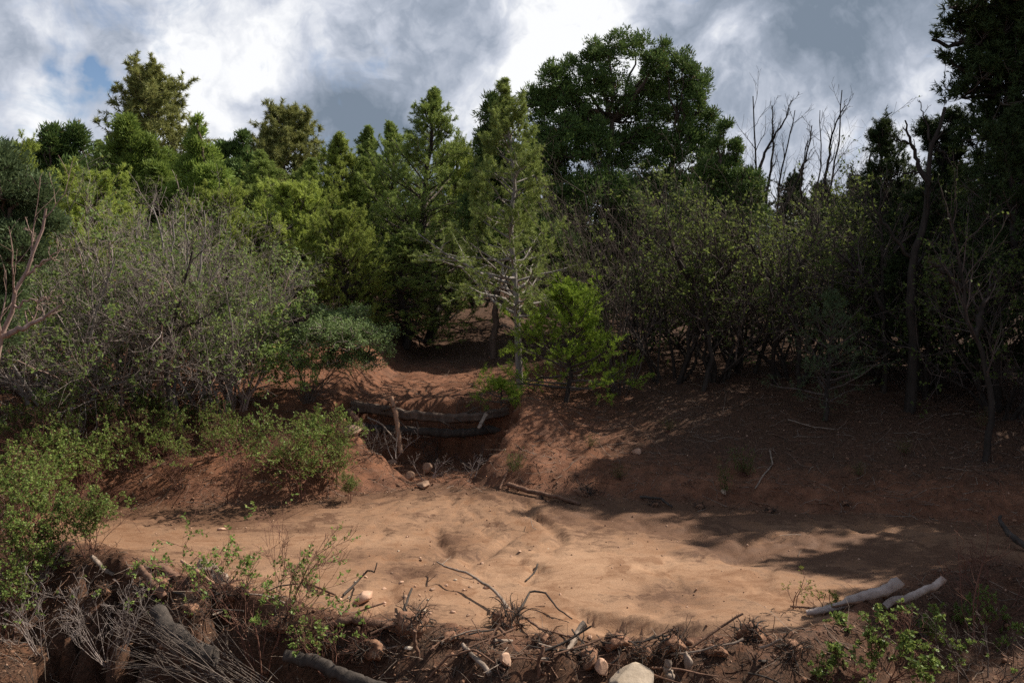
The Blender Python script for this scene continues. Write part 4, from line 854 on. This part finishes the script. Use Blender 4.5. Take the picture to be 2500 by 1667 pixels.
# ---- far wood: fills behind, each its own copy
farP = pinyon('pinyon_pine', 'pine in the far wood, top just above the thicket', onground(372, 27), 4.6, [(0, .9), (.2, 1.5), (.5, 1.2), (.8, .55), (1, .06)], 221, 'pinyon', group='trees of the far wood', nb=110, kn=20, sec=6, ter=4, nl=.08, nw=.022, base_t=.08)
farD = pinyon('pinyon_pine', 'darker pine in the far wood', onground(700, 27), 4.4, [(0, 1.0), (.2, 1.5), (.5, 1.25), (.8, .7), (1, .1)], 222, 'pinyon_shaded', group='dark pines of the far wood', nb=110, kn=20, sec=6, ter=4, nl=.08, nw=.022, base_t=.08)
jl = [(0, 0, 2.2, 1.1, 1.1, 1.2), (.5, .2, 1.4, 1.1, 1.1, .9), (-.6, -.2, 1.5, 1.0, 1.0, .9), (.2, 0, 3.2, .6, .6, .7), (-.3, .1, .9, 1.3, 1.2, .7)]
tk, lim, tw_, fo = lobe_geo(jl, [[(0, 0, -.1), (0, 0, 1.2), (.1, 0, 2.6)]], 223, 700, rc=.16, kc=30, lw=.04, ll=.14)
farJ = thing('juniper_tree', 'rounded juniper in the far wood', 'tree', onground(480, 27), 'junipers of the far wood')
for g_ in tk: obj('trunk', g_, M['bark_jun'], farJ)
obj('twigs', lim.merge(tw_), M['twig_dark'], farJ); obj('crown', fo, M['juniper_lit'], farJ)
r = rng(900)
gl = {0: ('pine in the far wood, top just above the thicket', 'trees of the far wood'), 1: ('darker pine in the far wood', 'dark pines of the far wood'), 2: ('rounded juniper in the far wood', 'junipers of the far wood')}
k = 0
for d in (22, 26, 31, 38, 48, 62):
    for px in np.arange(-60, 1100, 1100 / (7 + d * .18)):
        px2 = px + r.normal(0, 22); b_ = onground(px2, d + r.normal(0, 1.2)); k += 1
        topy = 178 + 16 * r.random() + (30 if 360 < px2 < 480 else 0) - (6 if 730 < px2 < 900 else 0)
        want = toz(topy, b_[1]) - b_[2]; kk = int(r.integers(0, 3)) if px2 < 520 else 1
        s = want / [4.6, 4.4, 3.9][kk]; s = min(s, 1.9); wd = min(s, 1.25)
        copy_thing([farP, farD, farJ][kk], b_, r.random() * 6.28, (wd, wd, s), *gl[kk])
# unseen trees added on the right beyond the frame to shade bank and sand
for i, (x_, y_, s, kk) in enumerate([(9.6, 14.4, 2.0, 1), (10.2, 13.0, 1.9, 1), (11.4, 15.8, 2.0, 1), (11.4, 12.0, 1.5, 1), (8.9, 10.8, 1.45, 1), (7.9, 9.3, 1.4, 1), (9.2, 9.6, 1.4, 1), (9.6, 8.2, 1.2, 1)]):
    copy_thing([farP, farD, farJ][kk], np.array([x_, y_, hz(x_, y_)]), i * 1.3, (s * .65, s * .65, s), 'added shade tree %s, unseen beyond the right edge of the picture' % ['just behind the huge pine', 'second row behind the huge pine', 'farthest back', 'farthest right', 'by the edge', 'nearest the camera', 'between the nearest and the rest', 'close to the camera farther out'][i])

# ------------------------------------------------------------------ logs, sticks, rocks
def log_geo(Q, r0, r1, seed, n=18, k=12, rough=.08, split=False):
    r = rng(seed); Q = resample(np.asarray(Q, float), n); wb = np.cumsum(r.normal(0, 1, (n, 3)), 0); wb = wb - np.linspace(0, 1, n)[:, None] * wb[-1]; Q = Q + wb * min(r0, .03) * .22; rd = np.linspace(r0, r1, n) * (1 + r.normal(0, .04, n))
    g = tubes(Q[None], rd[None], k, cap=True)
    V = g.V[0]; c = np.repeat(Q, k, 0); o_ = V - c; f = 1 + rough * (r.normal(size=(1, k)) * np.ones((n, 1)) + .5 * r.normal(size=(n, k))).reshape(-1, 1)
    g.V[0] = c + o_ * f
    # caps follow the ragged ring
    g.V[1][1:] = g.V[0][:k]; g.V[2][1:] = g.V[0][-k:]
    return g
def log(name, label, pts, r0, r1, seed, mat='dead_brown', cat='log', group=None, rough=.08, n=18, k=10, knots=0):
    """pts: world points; origin at first"""
    pts = np.asarray(pts, float); b = pts[0]
    g = log_geo(pts - b, r0, r1, seed, n, k, rough)
    if knots:
        r = rng(seed + 1); Q = resample(pts - b, n)[None]; kn_, kr = kids(Q, np.full((1, n), max(r0, .01) * .5), knots, .15, .95, .9, .2, 5, r, 0, .15, rmul=.6)
        g2 = tubes(kn_, kr, 5); o = obj(name, g, M[mat], None, True, b); obj('side_twigs', g2, M[mat], o, True)
    else: o = obj(name, g, M[mat], None, True, b)
    return tag(o, label, cat, group)
def gp(px, py, lift=0.0, dmin=4.5):
    p_ = G(px, py, dmin=dmin); p_[2] += lift; return p_

def up(px0, py0, px1, py1, n=3):
    a = G(px0, py0, dmin=4.5); a = a - [0, 0, .03]; b_ = P(px1, py1, a[1]); return [a + (b_ - a) * t for t in np.linspace(0, 1, n)]
def drift(l):
    a = G(l[0][0], l[0][1], dmin=4.5); d0 = a[1] - .03; q = [P(px, py, d0) for px, py in l]
    return [p_ + [0, 0, max(0, hz(p_[0], p_[1]) + .03 - p_[2]) if i < 3 else 0] for i, p_ in enumerate(q)]
# upper check dam: logs across the gully, stake, white splinter
def at(px, py, d): return P(px, py, d)
log('log', 'top log of the upper check dam, dark with pale worn upper edge', [at(352, 405, 12.6), at(395, 413, 12.5), at(440, 418, 12.45), at(480, 416, 12.5), at(508, 411, 12.7)], .08, .062, 1001, 'bark_jun', n=34, k=14, rough=.22, knots=9)
log('log', 'second log of the upper check dam, under the top one', [at(345, 426, 12.55), at(400, 431, 12.5), at(450, 433, 12.55), at(500, 429, 12.7)], .05, .06, 1002, 'dead_dark', n=30, k=12, rough=.22)  # dark wood here carries the shade of the void below the top log
log('stake', 'upright tan wooden stake leaning in front of the upper logs', [at(401, 452, 12.15), at(397, 420, 12.2), at(391, 396, 12.2)], .040, .034, 1005, 'stake', cat='stake', rough=.04)
log('splintered_stick', 'white splintered stick leaning at the right end of the upper logs', [at(478, 428, 12.1), at(486, 414, 12.25)], .022, .026, 1006, 'dead', cat='stick', rough=.2)
log('stick', 'pale curved root sticking out left of the stake', [at(368, 417, 12.3), at(383, 424, 12.1), at(396, 440, 12.0)], .012, .009, 1007, 'dead', cat='stick')
log('log', 'broken mud-brown log end under the left end of the upper logs', [at(348, 412, 12.4), at(358, 422, 12.2), at(368, 436, 12.0)], .05, .04, 1008, 'dead_brown')
bare = shrub('bare_shrub', 'bare forked twig standing in the dark gully', at(427, 478, 11.4), 1010, bark='twig', stem='twig', H=.55, spread=.35, stems=3, lv=(3, 3, 2), r0=.008, leaf=0)
b2 = copy_thing(bare, at(395, 455, 11.9), 2, (1, 1, 1), 'bare grey twigs at the foot of the stake')
copy_thing(bare, at(375, 436, 12.1), 4, (.9, .9, .7), 'bare twigs poking out of the dam left of the stake')
copy_thing(bare, G(470, 482), 1, (.8, .8, 1.0), 'bare twigs at the right foot of the gully')

dkt = shrub('bare_shrub', at(468, 452, 12.0), 1011, bark='twig_dark', stem='twig_dark', H=.5, spread=.6, stems=7, lv=(4, 3, 2), r0=.007, leaf=0) if False else shrub('bare_shrub', 'dark tangle of dead twigs on the right wall of the gully', G(470, 455), 1011, bark='twig_dark', stem='twig_dark', H=.5, spread=.6, stems=8, lv=(4, 3, 2), r0=.007, leaf=0)
for i, (px, py, lb_) in enumerate([(455, 438, 'dark dead twigs hanging below the right end of the upper logs'), (492, 440, 'dark dead twigs on the slope right of the gully'), (440, 462, 'dark dead twigs on the floor of the gully'), (420, 447, 'dark roots hanging under the middle of the upper logs'), (372, 450, 'dark roots under the left end of the upper logs'), (478, 470, 'dark dead twigs at the right foot of the gully wall')]):
    copy_thing(dkt, G(px, py), i * 1.1, (.9, .9, .8), lb_)  # dark dead tangles, also added to blacken the gully void
def ico(sub=2):
    import bmesh
    bm = bmesh.new(); bmesh.ops.create_icosphere(bm, subdivisions=sub, radius=1.0)
    V = np.array([v.co[:] for v in bm.verts]); F = np.array([[v.index for v in f.verts] for f in bm.faces]); bm.free(); return V, F
ICO1, ICO2, ICO3 = ico(1), ico(2), ico(4)
def rock_geo(size, seed, base=ICO3, cuts=9, rough=.05):
    r = rng(seed); V = base[0].copy()
    for _ in range(cuts):
        nn = nrm(r.normal(size=3)); h = .38 + .34 * r.random(); dd = V @ nn; V = V - np.maximum(dd - h, 0)[:, None] * nn * .92
    q = fbm(V[:, 0] * 2 + V[:, 2] * 1.3 + 5, V[:, 1] * 2 - V[:, 2] * .7, 1.2, 4, seed); V = V * (1 + rough * 2 * q)[:, None]
    return Geo().add(V * np.asarray(size), base[1])
def rock(label, p_, size, seed, mat='rock_pink', name='rock', sink=.3, rz=0, base=ICO3, cuts=9, group=None, tilt=0):
    o = obj(name, rock_geo(size, seed, base, cuts), M[mat], None, False, (p_[0], p_[1], p_[2] + size[2] * (1 - 2 * sink) * .8))
    o.rotation_euler = (tilt, 0, rz); return tag(o, label, 'rock', group)
rock('pale tan boulder with flat top at the bottom edge, right of centre', gp(634, 681, -.035, 4.5) - [0, .12, 0], (.20, .14, .12), 1108 + 33, 'rock_tan', 'boulder', cuts=7, sink=.2)
rock('pinkish flat rock on the sand at the edge of the brush dam, left of centre', gp(364, 600), (.115, .09, .07), 1102, 'rock_pink', cuts=10)
rock('brown boulder at the mouth of the gully', gp(424, 487), (.11, .09, .07), 1103, 'rock_brown', 'boulder', sink=.3)
rock('second brown boulder just behind the one at the gully mouth', gp(410, 480), (.09, .08, .07), 1104, 'rock_brown', 'boulder', sink=.1)
rock('dim boulder in the dark of the gully', gp(427, 474), (.09, .09, .09), 1105, 'rock_brown', 'boulder', sink=0)
rock('pale long stone on the left lip of the gully', gp(393, 463), (.11, .07, .05), 1106, 'rock_pink', sink=.2)
rock('pink stone buried at the left end of the upper logs', gp(352, 434), (.16, .12, .1), 1107, 'rock_pink')
rock('pale ridged stone in the brush dam at bottom centre', gp(505, 668, dmin=5), (.06, .05, .055), 1108, 'rock_pink', sink=.1)
rock('tan block of stone standing in the debris left of the boulder', gp(600, 674, dmin=5), (.055, .05, .07), 1109, 'rock_pink', sink=.1)
rock('tan slab on edge in the debris right of the boulder', gp(688, 671, dmin=5), (.04, .05, .07), 1110, 'dead', name='rock', sink=.1)
rock('small white chip of stone in a dark hollow of the brush dam', gp(409, 652, dmin=5), (.045, .02, .016), 1111, 'bone', sink=-.8)
rock('little flat pale stone alone on the left of the sand', gp(222, 530), (.06, .03, .02), 1112, 'rock_pink', sink=.1)
rock('pale stone on the shaded right bank', gp(637, 453), (.10, .06, .05), 1113, 'rock_pink', sink=.2)
rock('round pale stone at the foot of the upright green sprig', gp(724, 496), (.045, .04, .04), 1114, 'rock_tan', sink=.1)
cob = [(401, 583, .03), (405, 597, .035), (385, 606, .022), (349, 598, .028), (340, 600, .022), (433, 590, .035), (487, 588, .04), (455, 580, .025), (482, 563, .022), (421, 561, .018), (384, 589, .025), (399, 551, .02), (446, 585, .02), (470, 587, .028), (464, 590, .022), (428, 600, .02),
       (453, 612, .03), (468, 616, .025), (430, 613, .026), (424, 611, .024), (520, 552, .02), (530, 550, .018), (511, 556, .018), (548, 549, .016), (560, 594, .018), (610, 636, .03), (590, 640, .025), (355, 583, .02), (366, 577, .02), (392, 574, .016), (415, 586, .02), (498, 596, .02)]
LM = [(364, 600, 'the pinkish rock'), (440, 572, 'the tip of the long pale stick'), (508, 628, 'the big root clump'), (412, 628, 'the shaggy root mass'), (530, 552, 'the middle of the sand'), (618, 648, 'the splayed root clump'), (222, 530, 'the lone flat stone'), (215, 580, 'the rotten log'), (115, 585, 'the pale broken stick end'), (165, 625, 'the dark grey log'), (262, 650, 'the foreground rose'),
      (330, 665, 'the log at the bottom edge'), (505, 668, 'the pale ridged stone'), (638, 675, 'the tan boulder'), (688, 671, 'the tan slab'), (752, 640, 'the bristly root mound'), (560, 655, 'the pale stake-like stick'), (60, 600, 'the left edge')]
_seen = {}
def near_label(px, py, lead):
    nm = min(LM, key=lambda q: (q[0] - px) ** 2 + 4 * (q[1] - py) ** 2); side = ('left of ' if px < nm[0] - 8 else 'right of ' if px > nm[0] + 8 else ('in front of ' if py > nm[1] + 6 else 'behind ' if py < nm[1] - 6 else 'touching '))
    t_ = lead + ' ' + side + nm[2]; _seen[t_] = _seen.get(t_, 0) + 1; k_ = _seen[t_]
    return t_ if k_ == 1 else t_.replace(side, ['', 'second one ', 'third one ', 'fourth one ', 'fifth one ', 'sixth one '][min(k_ - 1, 5)] + side)
for i, (px, py, s) in enumerate(cob):
    r = rng(1200 + i); o = rock(near_label(px, py, ('small ' if s < .024 else 'larger ') + ['pinkish', 'brown', 'pinkish', 'tan'][i % 4] + ' loose cobble'), gp(px, py), (s * .8 * (1 + .4 * r.random()), s * .8, s * .6), 1200 + i, ['rock_pink', 'rock_brown', 'rock_pink', 'rock_tan'][i % 4], name='cobble', sink=.35, rz=i, base=ICO2, cuts=6, group='loose cobbles on the sand')

# foreground driftwood and logs
log('driftwood', 'curved grey driftwood log lying at the right front of the sand', drift([(806, 613), (838, 607), (862, 600), (884, 591), (901, 580)]), .02, .04, 1301, 'drift', cat='driftwood', rough=.12, n=26)
log('driftwood', 'second thinner grey driftwood pole behind the curved one', drift([(885, 607), (905, 598), (927, 588), (944, 577)]), .03, .028, 1302, 'drift', cat='driftwood', rough=.08, n=20)
log('driftwood', 'thin brown branch lying along the foot of the curved driftwood', [gp(790, 609, .03), gp(815, 612, .04), gp(840, 611, .05), gp(862, 609, .06)], .008, .01, 1303, 'dead_brown', cat='stick')
log('stick', 'long pale forked stick slanting up-left out of the root clump', [P(513, 617, 6.55) + [0, 0, .02], gp(490, 601, .12), gp(465, 588, .14), gp(445, 580, .12), gp(437, 572, .1)], .016, .006, 1304, 'dead', cat='stick', knots=2)
log('stick', 'dark bent stick rising from the pinkish rock', [gp(344, 598, .03), gp(360, 588, .08), gp(368, 585, .12), P(375, 572, 7.1), P(377, 562, 7.15)], .010, .005, 1305, 'dead_dark', cat='stick')
log('stick', 'arched dark root right of the root clump', [gp(519, 618, .06), gp(530, 605, .12), gp(545, 606, .12), gp(558, 616, .05), gp(572, 622, .03)], .010, .005, 1306, 'dead_dark', cat='stick')
log('stick', 'short dark stick lying straight on the middle of the sand', [gp(538, 567, .01), gp(534, 574, .01), gp(526, 584, .01)], .008, .007, 1307, 'dead_dark', cat='stick')
log('stick', 'pale stake-like stick pointing up-right out of the debris, centre right', [gp(567, 655, .02, 5), gp(577, 646, .05, 5), gp(585, 637, .10, 5)], .014, .018, 1308, 'dead', cat='stick', rough=.2)
log('stick', 'thin stick slanting down-right across the debris beside the root clump', [gp(522, 620, .03, 5), gp(540, 634, .04, 5), gp(570, 646, .04, 5), gp(610, 655, .04, 5)], .010, .006, 1309, 'dead_brown', cat='stick')
log('log', 'rotten flaking log at the left front of the sand', [gp(200, 572, .05), gp(212, 578, .06), gp(226, 587, .04)], .055, .045, 1310, 'dead', rough=.2, n=22, k=14)
log('log', 'mud-covered log in the brush pile left of the rotten one', [gp(130, 580, .04), gp(155, 575, .06), gp(178, 583, .05)], .03, .028, 1311, 'dead_brown', rough=.15)
log('log', 'split log with pale end slanting down in the brush pile', [gp(137, 583, .12, 5), gp(150, 600, .14, 5), gp(165, 615, .10, 5)], .028, .034, 1312, 'dead_brown', rough=.15)
log('stick', 'short bright orange-brown stick on the brush pile', [gp(182, 580, .16, 5), gp(200, 590, .15, 5), gp(214, 597, .1, 5)], .014, .016, 1313, 'stake', cat='stick')
log('stick', 'pale broken stick end at the left of the brush pile', [gp(92, 577, .08, 5), gp(104, 580, .09, 5), gp(114, 585, .08, 5)], .02, .018, 1314, 'dead', cat='stick', rough=.2)
log('log', 'smooth dark grey log half hidden in the lower left brush pile', [P(155, 612, 6.7), P(170, 628, 6.4), P(190, 642, 6.2), P(215, 655, 6.05)], .055, .065, 1315, 'dead_dark', n=30, k=14, rough=.12)
log('log', 'smooth dark grey log at the bottom edge left of centre', [P(285, 655, 6.0), P(320, 664, 5.9), P(355, 677, 5.75), P(390, 692, 5.6)], .042, .045, 1316, 'dead_dark', n=30, k=14, rough=.12)
log('log', 'bark-covered log along the front of the dam right of the rose', [gp(322, 628, .0, 5), gp(350, 625, .02, 5), gp(380, 628, .02, 5), gp(410, 634, .0, 5)], .035, .03, 1317, 'dead_brown', rough=.18, n=24)
log('stick', 'forked upright stump of a stick in the dam, left of centre', [gp(402, 628, -.02, 5), gp(404, 615, .08, 5), gp(412, 606, .14, 5)], .014, .008, 1318, 'dead_dark', cat='stick')
log('stick', 'vertical rotten post in the dam left of centre', up(354, 660, 359, 626), .018, .012, 1319, 'dead_brown', cat='stick', rough=.25)
log('stick', 'upright pale stump beside the boulder at the bottom edge', up(666, 681, 668, 660), .035, .028, 1320, 'dead', cat='stick', rough=.15)
log('stick', 'thick straight stick slanting down at the bottom centre', [gp(463, 650, .04, 4.5), gp(475, 664, .05, 4.5), gp(490, 680, .04, 4.5)], .012, .018, 1321, 'dead', cat='stick')
log('stick', 'arched thin branch over the bottom centre', [gp(430, 680, .0, 4.5), gp(448, 668, .08, 4.5), gp(475, 666, .09, 4.5), gp(505, 674, .02, 4.5)], .008, .007, 1322, 'dead_brown', cat='stick')
log('stick', 'upright stick in front of the debris, centre right', up(538, 680, 543, 645), .014, .011, 1323, 'dead_brown', cat='stick')
log('stick', 'upright thin stick in the dam below the root clump at left', up(420, 660, 415, 630), .012, .016, 1324, 'dead_brown', cat='stick')
log('stick', 'brown stick lying on the sand right of the rose, pointing at the pinkish rock', [gp(306, 584, .015), gp(320, 590, .02), gp(335, 596, .015)], .012, .009, 1325, 'dead_brown', cat='stick')
log('log', 'half-buried log at the back edge of the sand right of the gully', [gp(508, 489, .04), gp(530, 495, .05), gp(560, 502, .03), gp(580, 505, .01)], .03, .02, 1326, 'dead_brown')
log('stick', 'dark stick at the back edge of the sand, upper right of centre', [gp(640, 500, .03), gp(662, 503, .04), gp(672, 508, .02)], .018, .012, 1327, 'dead_dark', cat='stick')
log('stick', 'curved root standing in the debris at the right bank edge', [gp(500, 490, .02), gp(505, 478, .06), gp(515, 468, .08)], .014, .008, 1328, 'dead_brown', cat='stick')
log('log', 'dark broken branch poking in from the right edge of the shaded sand', [gp(1030, 552, .05), gp(1010, 546, .12), gp(1000, 535, .2)], .035, .015, 1329, 'dead_dark')
log('stick', 'pale forked twig on the shaded right bank', [gp(788, 422, .03), gp(800, 427, .06), gp(815, 430, .04), gp(835, 431, .03)], .008, .005, 1330, 'dead', cat='stick', knots=2)
log('stick', 'long crooked pale root lying down the right bank', [gp(770, 452, .02), gp(772, 465, .02), gp(763, 478, .02), gp(755, 490, .02)], .010, .007, 1331, 'dead', cat='stick', knots=2)
r = rng(1400)
# rough sticks of the brush pile
for i in range(64):
    px = r.uniform(60, 300) if i < 22 else r.uniform(300, 760); c0 = ramp1(px, [(60, 575), (150, 590), (250, 605), (330, 640), (760, 655)])
    p0 = gp(px, c0 + r.uniform(-8, 30), .05, 5); a = r.uniform(-.9, .9) + (0 if r.random() < .6 else 1.3); ln = r.uniform(.15, .45)
    dv = np.array([math.cos(a), math.sin(a) * .6, r.normal(0, .25)]); q = grow(p0[None], dv[None], [ln], 5, r, 0, .12)[0]
    log('stick', near_label(px, c0 + 10, ['pale', 'brown', 'mud-brown', 'dark'][i % 4] + (' upright' if abs(dv[2]) > .3 else ' lying') + (' long' if ln > .32 else ' short') + ' broken stick'), q, r.uniform(.004, .014), r.uniform(.003, .010), 1500 + i, ['dead', 'dead_brown', 'dead_brown', 'dead_dark'][i % 4], cat='stick', group='sticks of the brush dam', n=8, k=7, rough=.14)

def root_clump(label, p_, seed, s=.16, n=70):
    r = rng(seed); root = thing('root_clump', label, 'root clump', p_)
    u = nrm(r.normal(size=(n, 3)) * [1, .8, .8] + [0, 0, .5]); b = np.zeros((n, 3)) + r.normal(0, s * .25, (n, 3))
    Q = grow(b, u, s * (.5 + .9 * r.random(n)), 6, r, -.12, .25); obj('roots', tubes(Q, (.006 * (.5 + r.random(n)))[:, None] * np.linspace(1, .3, 6)[None], 4), M['dead_dark'], root)
    fine = kids(Q, np.full((n, 6), .003), 5, .2, 1, .8, .4, 4, r, -.1, .3); obj('rootlets', tubes(fine[0], np.maximum(fine[1], .001), 3), M['dead_brown'], root)
    obj('soil_ball', rock_geo((s * .75, s * .6, s * .6), seed + 1, ICO3, 3, .3), M['clod'], root); return root
root_clump('big dark root clump at the front of the sand with a long pale stick', gp(508, 628, .04, 5), 1601, .17, 110)
root_clump('shaggy dark root mass at the edge of the dam left of the big clump', gp(412, 628, .03, 5), 1602, .17, 110)
root_clump('small root clump with splayed stalks right of the big clump', gp(618, 648, .02, 5), 1603, .12, 70)
root_clump('bristly root mound at the front right of the sand', gp(672, 648, .03, 5), 1604, .13, 80)
root_clump('bristly root mound right of the pale stump', gp(752, 640, .02, 5), 1605, .13, 80)
root_clump('tangle of roots at the top of the brush pile, left', gp(165, 590, .02, 5), 1606, .15, 90)
root_clump('muddy root tangle under the rotten log', gp(225, 608, .0, 5), 1607, .16, 90)
root_clump('root tangle at the right bank edge of the sand', gp(585, 492, .0), 1608, .14, 70)

rcs = [o for o in C.objects if o.name.startswith('root_clump') and not o.parent]
for i, (px, py, q) in enumerate([(330, 640, .8), (372, 650, .9), (450, 640, .8), (475, 655, .7), (545, 640, .7), (590, 660, .9), (640, 655, .7), (715, 655, .8), (790, 650, .8), (280, 625, .8), (135, 600, .9), (105, 590, .8), (245, 590, .7), (190, 610, .8), (655, 505, .5), (540, 498, .5), (700, 507, .5), (770, 512, .5), (845, 505, .5)]):
    copy_thing(rcs[i % len(rcs)], gp(px, py, .0, 5), i * 2.1, (q, q, q * .8), 'matted root tuft ' + ['behind the grey log at the bottom', 'beside the rotten post', 'between the pale stone and the big clump', 'left of the pale ridged stone', 'right below the big clump', 'by the tan block of stone', 'behind the tan boulder', 'right of the tan slab', 'left of the large rose bush', 'at the foot of the foreground rose',
        'under the mud-covered log', 'at the pale broken stick end', 'beside the rotten log', 'behind the bundled dry stalks', 'at the back edge of the sand under the shaded bank', 'on the half-buried log', 'left of the upright green sprig', 'right of the upright green sprig', 'at the bank edge farthest right'][i])

def reeds():
    r = rng(1700); root = thing('dead_brush', 'bundle of dry grey stalks lying diagonally in the lower left brush pile', 'dead brush', P(200, 668, 6.0))
    n = 42; b0 = np.stack([r.normal(0, .10, n), r.normal(0, .12, n), r.normal(0, .05, n)], 1) + [.35, -.1, -.15]
    d = np.stack([-1 + r.normal(0, .16, n), r.normal(.25, .15, n), .55 + r.normal(0, .13, n)], 1)
    Q = grow(b0, d, .6 + .5 * r.random(n), 7, r, -.02, .05)
    obj('stalks', tubes(Q, (.0018 + .0022 * r.random(n))[:, None] * np.linspace(1, .5, 7)[None], 4), M['reed'], root)
    f, fr = kids(Q, np.full((n, 7), .002), 3, .4, 1, .5, .3, 4, r, 0, .1); obj('twigs', tubes(f, np.maximum(fr, .0012), 3), M['reed'], root)
reeds()
r2 = rose('bare_shrub', 'dry upright grey stalks in the bottom left corner', G(55, 675, dmin=5), 720, H=.8, spread=.5, stems=14, lv=(3, 3, 2), leaf=.25, cat='shrub', stem='twig')
copy_thing(r2, G(110, 660, dmin=5), 2, (.8, .8, .8), 'dry stalks between the corner and the bundled brush')
copy_thing(r2, G(20, 610, dmin=5), 3, (.9, .9, .9), 'dry stalks under the rose leaves at the left edge')

# ---- litter nobody could count
def scatter(n, seed, f):
    r = rng(seed); x = []; 
    X = r.uniform(-9, 9, n * 6); Y = r.uniform(5.0, 18, n * 6); vis = (np.abs(X) < Y * .62 + .3)
    X = X[vis]; Y = Y[vis]; z, db, s, g = macro(X, Y); w = f(X, Y, db, s, g); k_ = r.random(len(X)) < w
    X = X[k_][:n]; Y = Y[k_][:n]; return X, Y, hgt(X, Y), r
def bankw(X, Y, db, s, g):
    b = sst(-.1, .25, db) * sst(18, 11, Y); return np.clip(.9 * b + 1.0 * sst(-.25, .1, s) + .5 * np.exp(-(db / .25) ** 2) + .012, 0, 1)
def twigs_obj(name, label, n, seed, f, rad, ln, mat, wob=.25, zv=.16):
    X, Y, Z, r = scatter(n, seed, f); m = len(X); a = r.normal(0, 1.0, m)
    d = np.stack([np.cos(a), np.sin(a), r.normal(0, zv, m)], 1); d[:, 0] *= r.choice([-1, 1], m)
    Q = grow(np.stack([X, Y, Z + .006], 1), d, ln[0] + (ln[1] - ln[0]) * r.random(m) ** 2, 5, r, 0, wob)
    Q[:, :, 2] = np.maximum(Q[:, :, 2], hgt(Q[:, :, 0], Q[:, :, 1]) + .002)
    o = obj(name, tubes(Q[:, [0, 1, 3, 4]], (rad[0] + (rad[1] - rad[0]) * r.random(m) ** 2)[:, None] * np.linspace(1, .5, 4)[None], 3), M[mat]); tag(o, label, 'litter', kind='stuff')
twigs_obj('twig_litter', 'fine pale twigs and roots strewn over the red banks and brush dam', 4500, 1801, bankw, (.0015, .005), (.06, .40), 'dead')
twigs_obj('brown_litter', 'brown mud-stained twigs strewn over the red banks and brush dam', 4500, 1802, bankw, (.0015, .007), (.05, .35), 'dead_brown')
twigs_obj('dam_debris', 'matted roots and twigs packed into the foreground brush dam', 4500, 1803, lambda X, Y, db, s, g: sst(-.2, .15, s) + .25 * np.exp(-(db / .2) ** 2), (.0015, .006), (.04, .28), 'dead_brown', .4)
twigs_obj('dam_roots', 'dark wiry roots standing out of the foreground brush dam', 7000, 1804, lambda X, Y, db, s, g: sst(-.12, .1, s) * sst(3.2, 2.2, X) + .1 * np.exp(-(db / .15) ** 2), (.0012, .004), (.05, .22), 'dead_dark', .45, .9)
def stones_obj(name, label, n, seed, f, sz, mat):
    X, Y, Z, r = scatter(n, seed, f); m = len(X); V0, F0 = ICO1
    S = (sz[0] + (sz[1] - sz[0]) * r.random(m) ** 3)[:, None, None] * (0.6 + .8 * r.random((m, 1, 3))); V = V0[None] * (1 + r.normal(0, .12, (m, len(V0), 1))) * S
    V = V + np.stack([X, Y, Z + .2 * S[:, 0, 2]], 1)[:, None]; F = F0[None] + (np.arange(m) * len(V0))[:, None, None]
    o = obj(name, Geo().add(V.reshape(-1, 3), F.reshape(-1, 3)), M[mat]); tag(o, label, 'pebbles' if 'pebb' in name else 'soil clods', kind='stuff')
stones_obj('pebbles', 'tiny pale pebbles sprinkled over sand and soil', 3200, 1810, lambda X, Y, db, s, g: np.clip(.3 + .8 * np.exp(-((X + .9) / .8) ** 2 - ((Y - 7.3) / .5) ** 2) + .5 * sst(-.2, .1, s), 0, 1), (.002, .012), 'rock_pink')
stones_obj('mud_crumbs', 'dark crumbs of mud lying on the sand', 1800, 1812, lambda X, Y, db, s, g: sst(.1, -.1, db) * .6 + .02, (.002, .009), 'clod')
stones_obj('soil_clods', 'loose red soil clods along the bank edges and in the dam', 3200, 1811, lambda X, Y, db, s, g: np.clip(sst(-.15, .1, s) + .9 * np.exp(-((db - .1) / .3) ** 2) + .12 * sst(0, .3, db), 0, 1) * 1.0, (.004, .024), 'clod')
# dry needles and leaves on the banks
X, Y, Z, r = scatter(22000, 1820, bankw); m = len(X); a = r.random(m) * 6.28
o = obj('leaf_litter', kites(np.stack([X, Y, Z + .004], 1), np.stack([np.cos(a), np.sin(a), r.normal(.1, .2, m)], 1), .025 + .03 * r.random(m), .004 + .010 * r.random(m) ** 2, r, nor=nrm(r.normal(0, .35, (m, 3)) + [0, 0, 1.])), M['litter'])
tag(o, 'fallen needles and dry leaves covering the red banks', 'litter', kind='stuff')
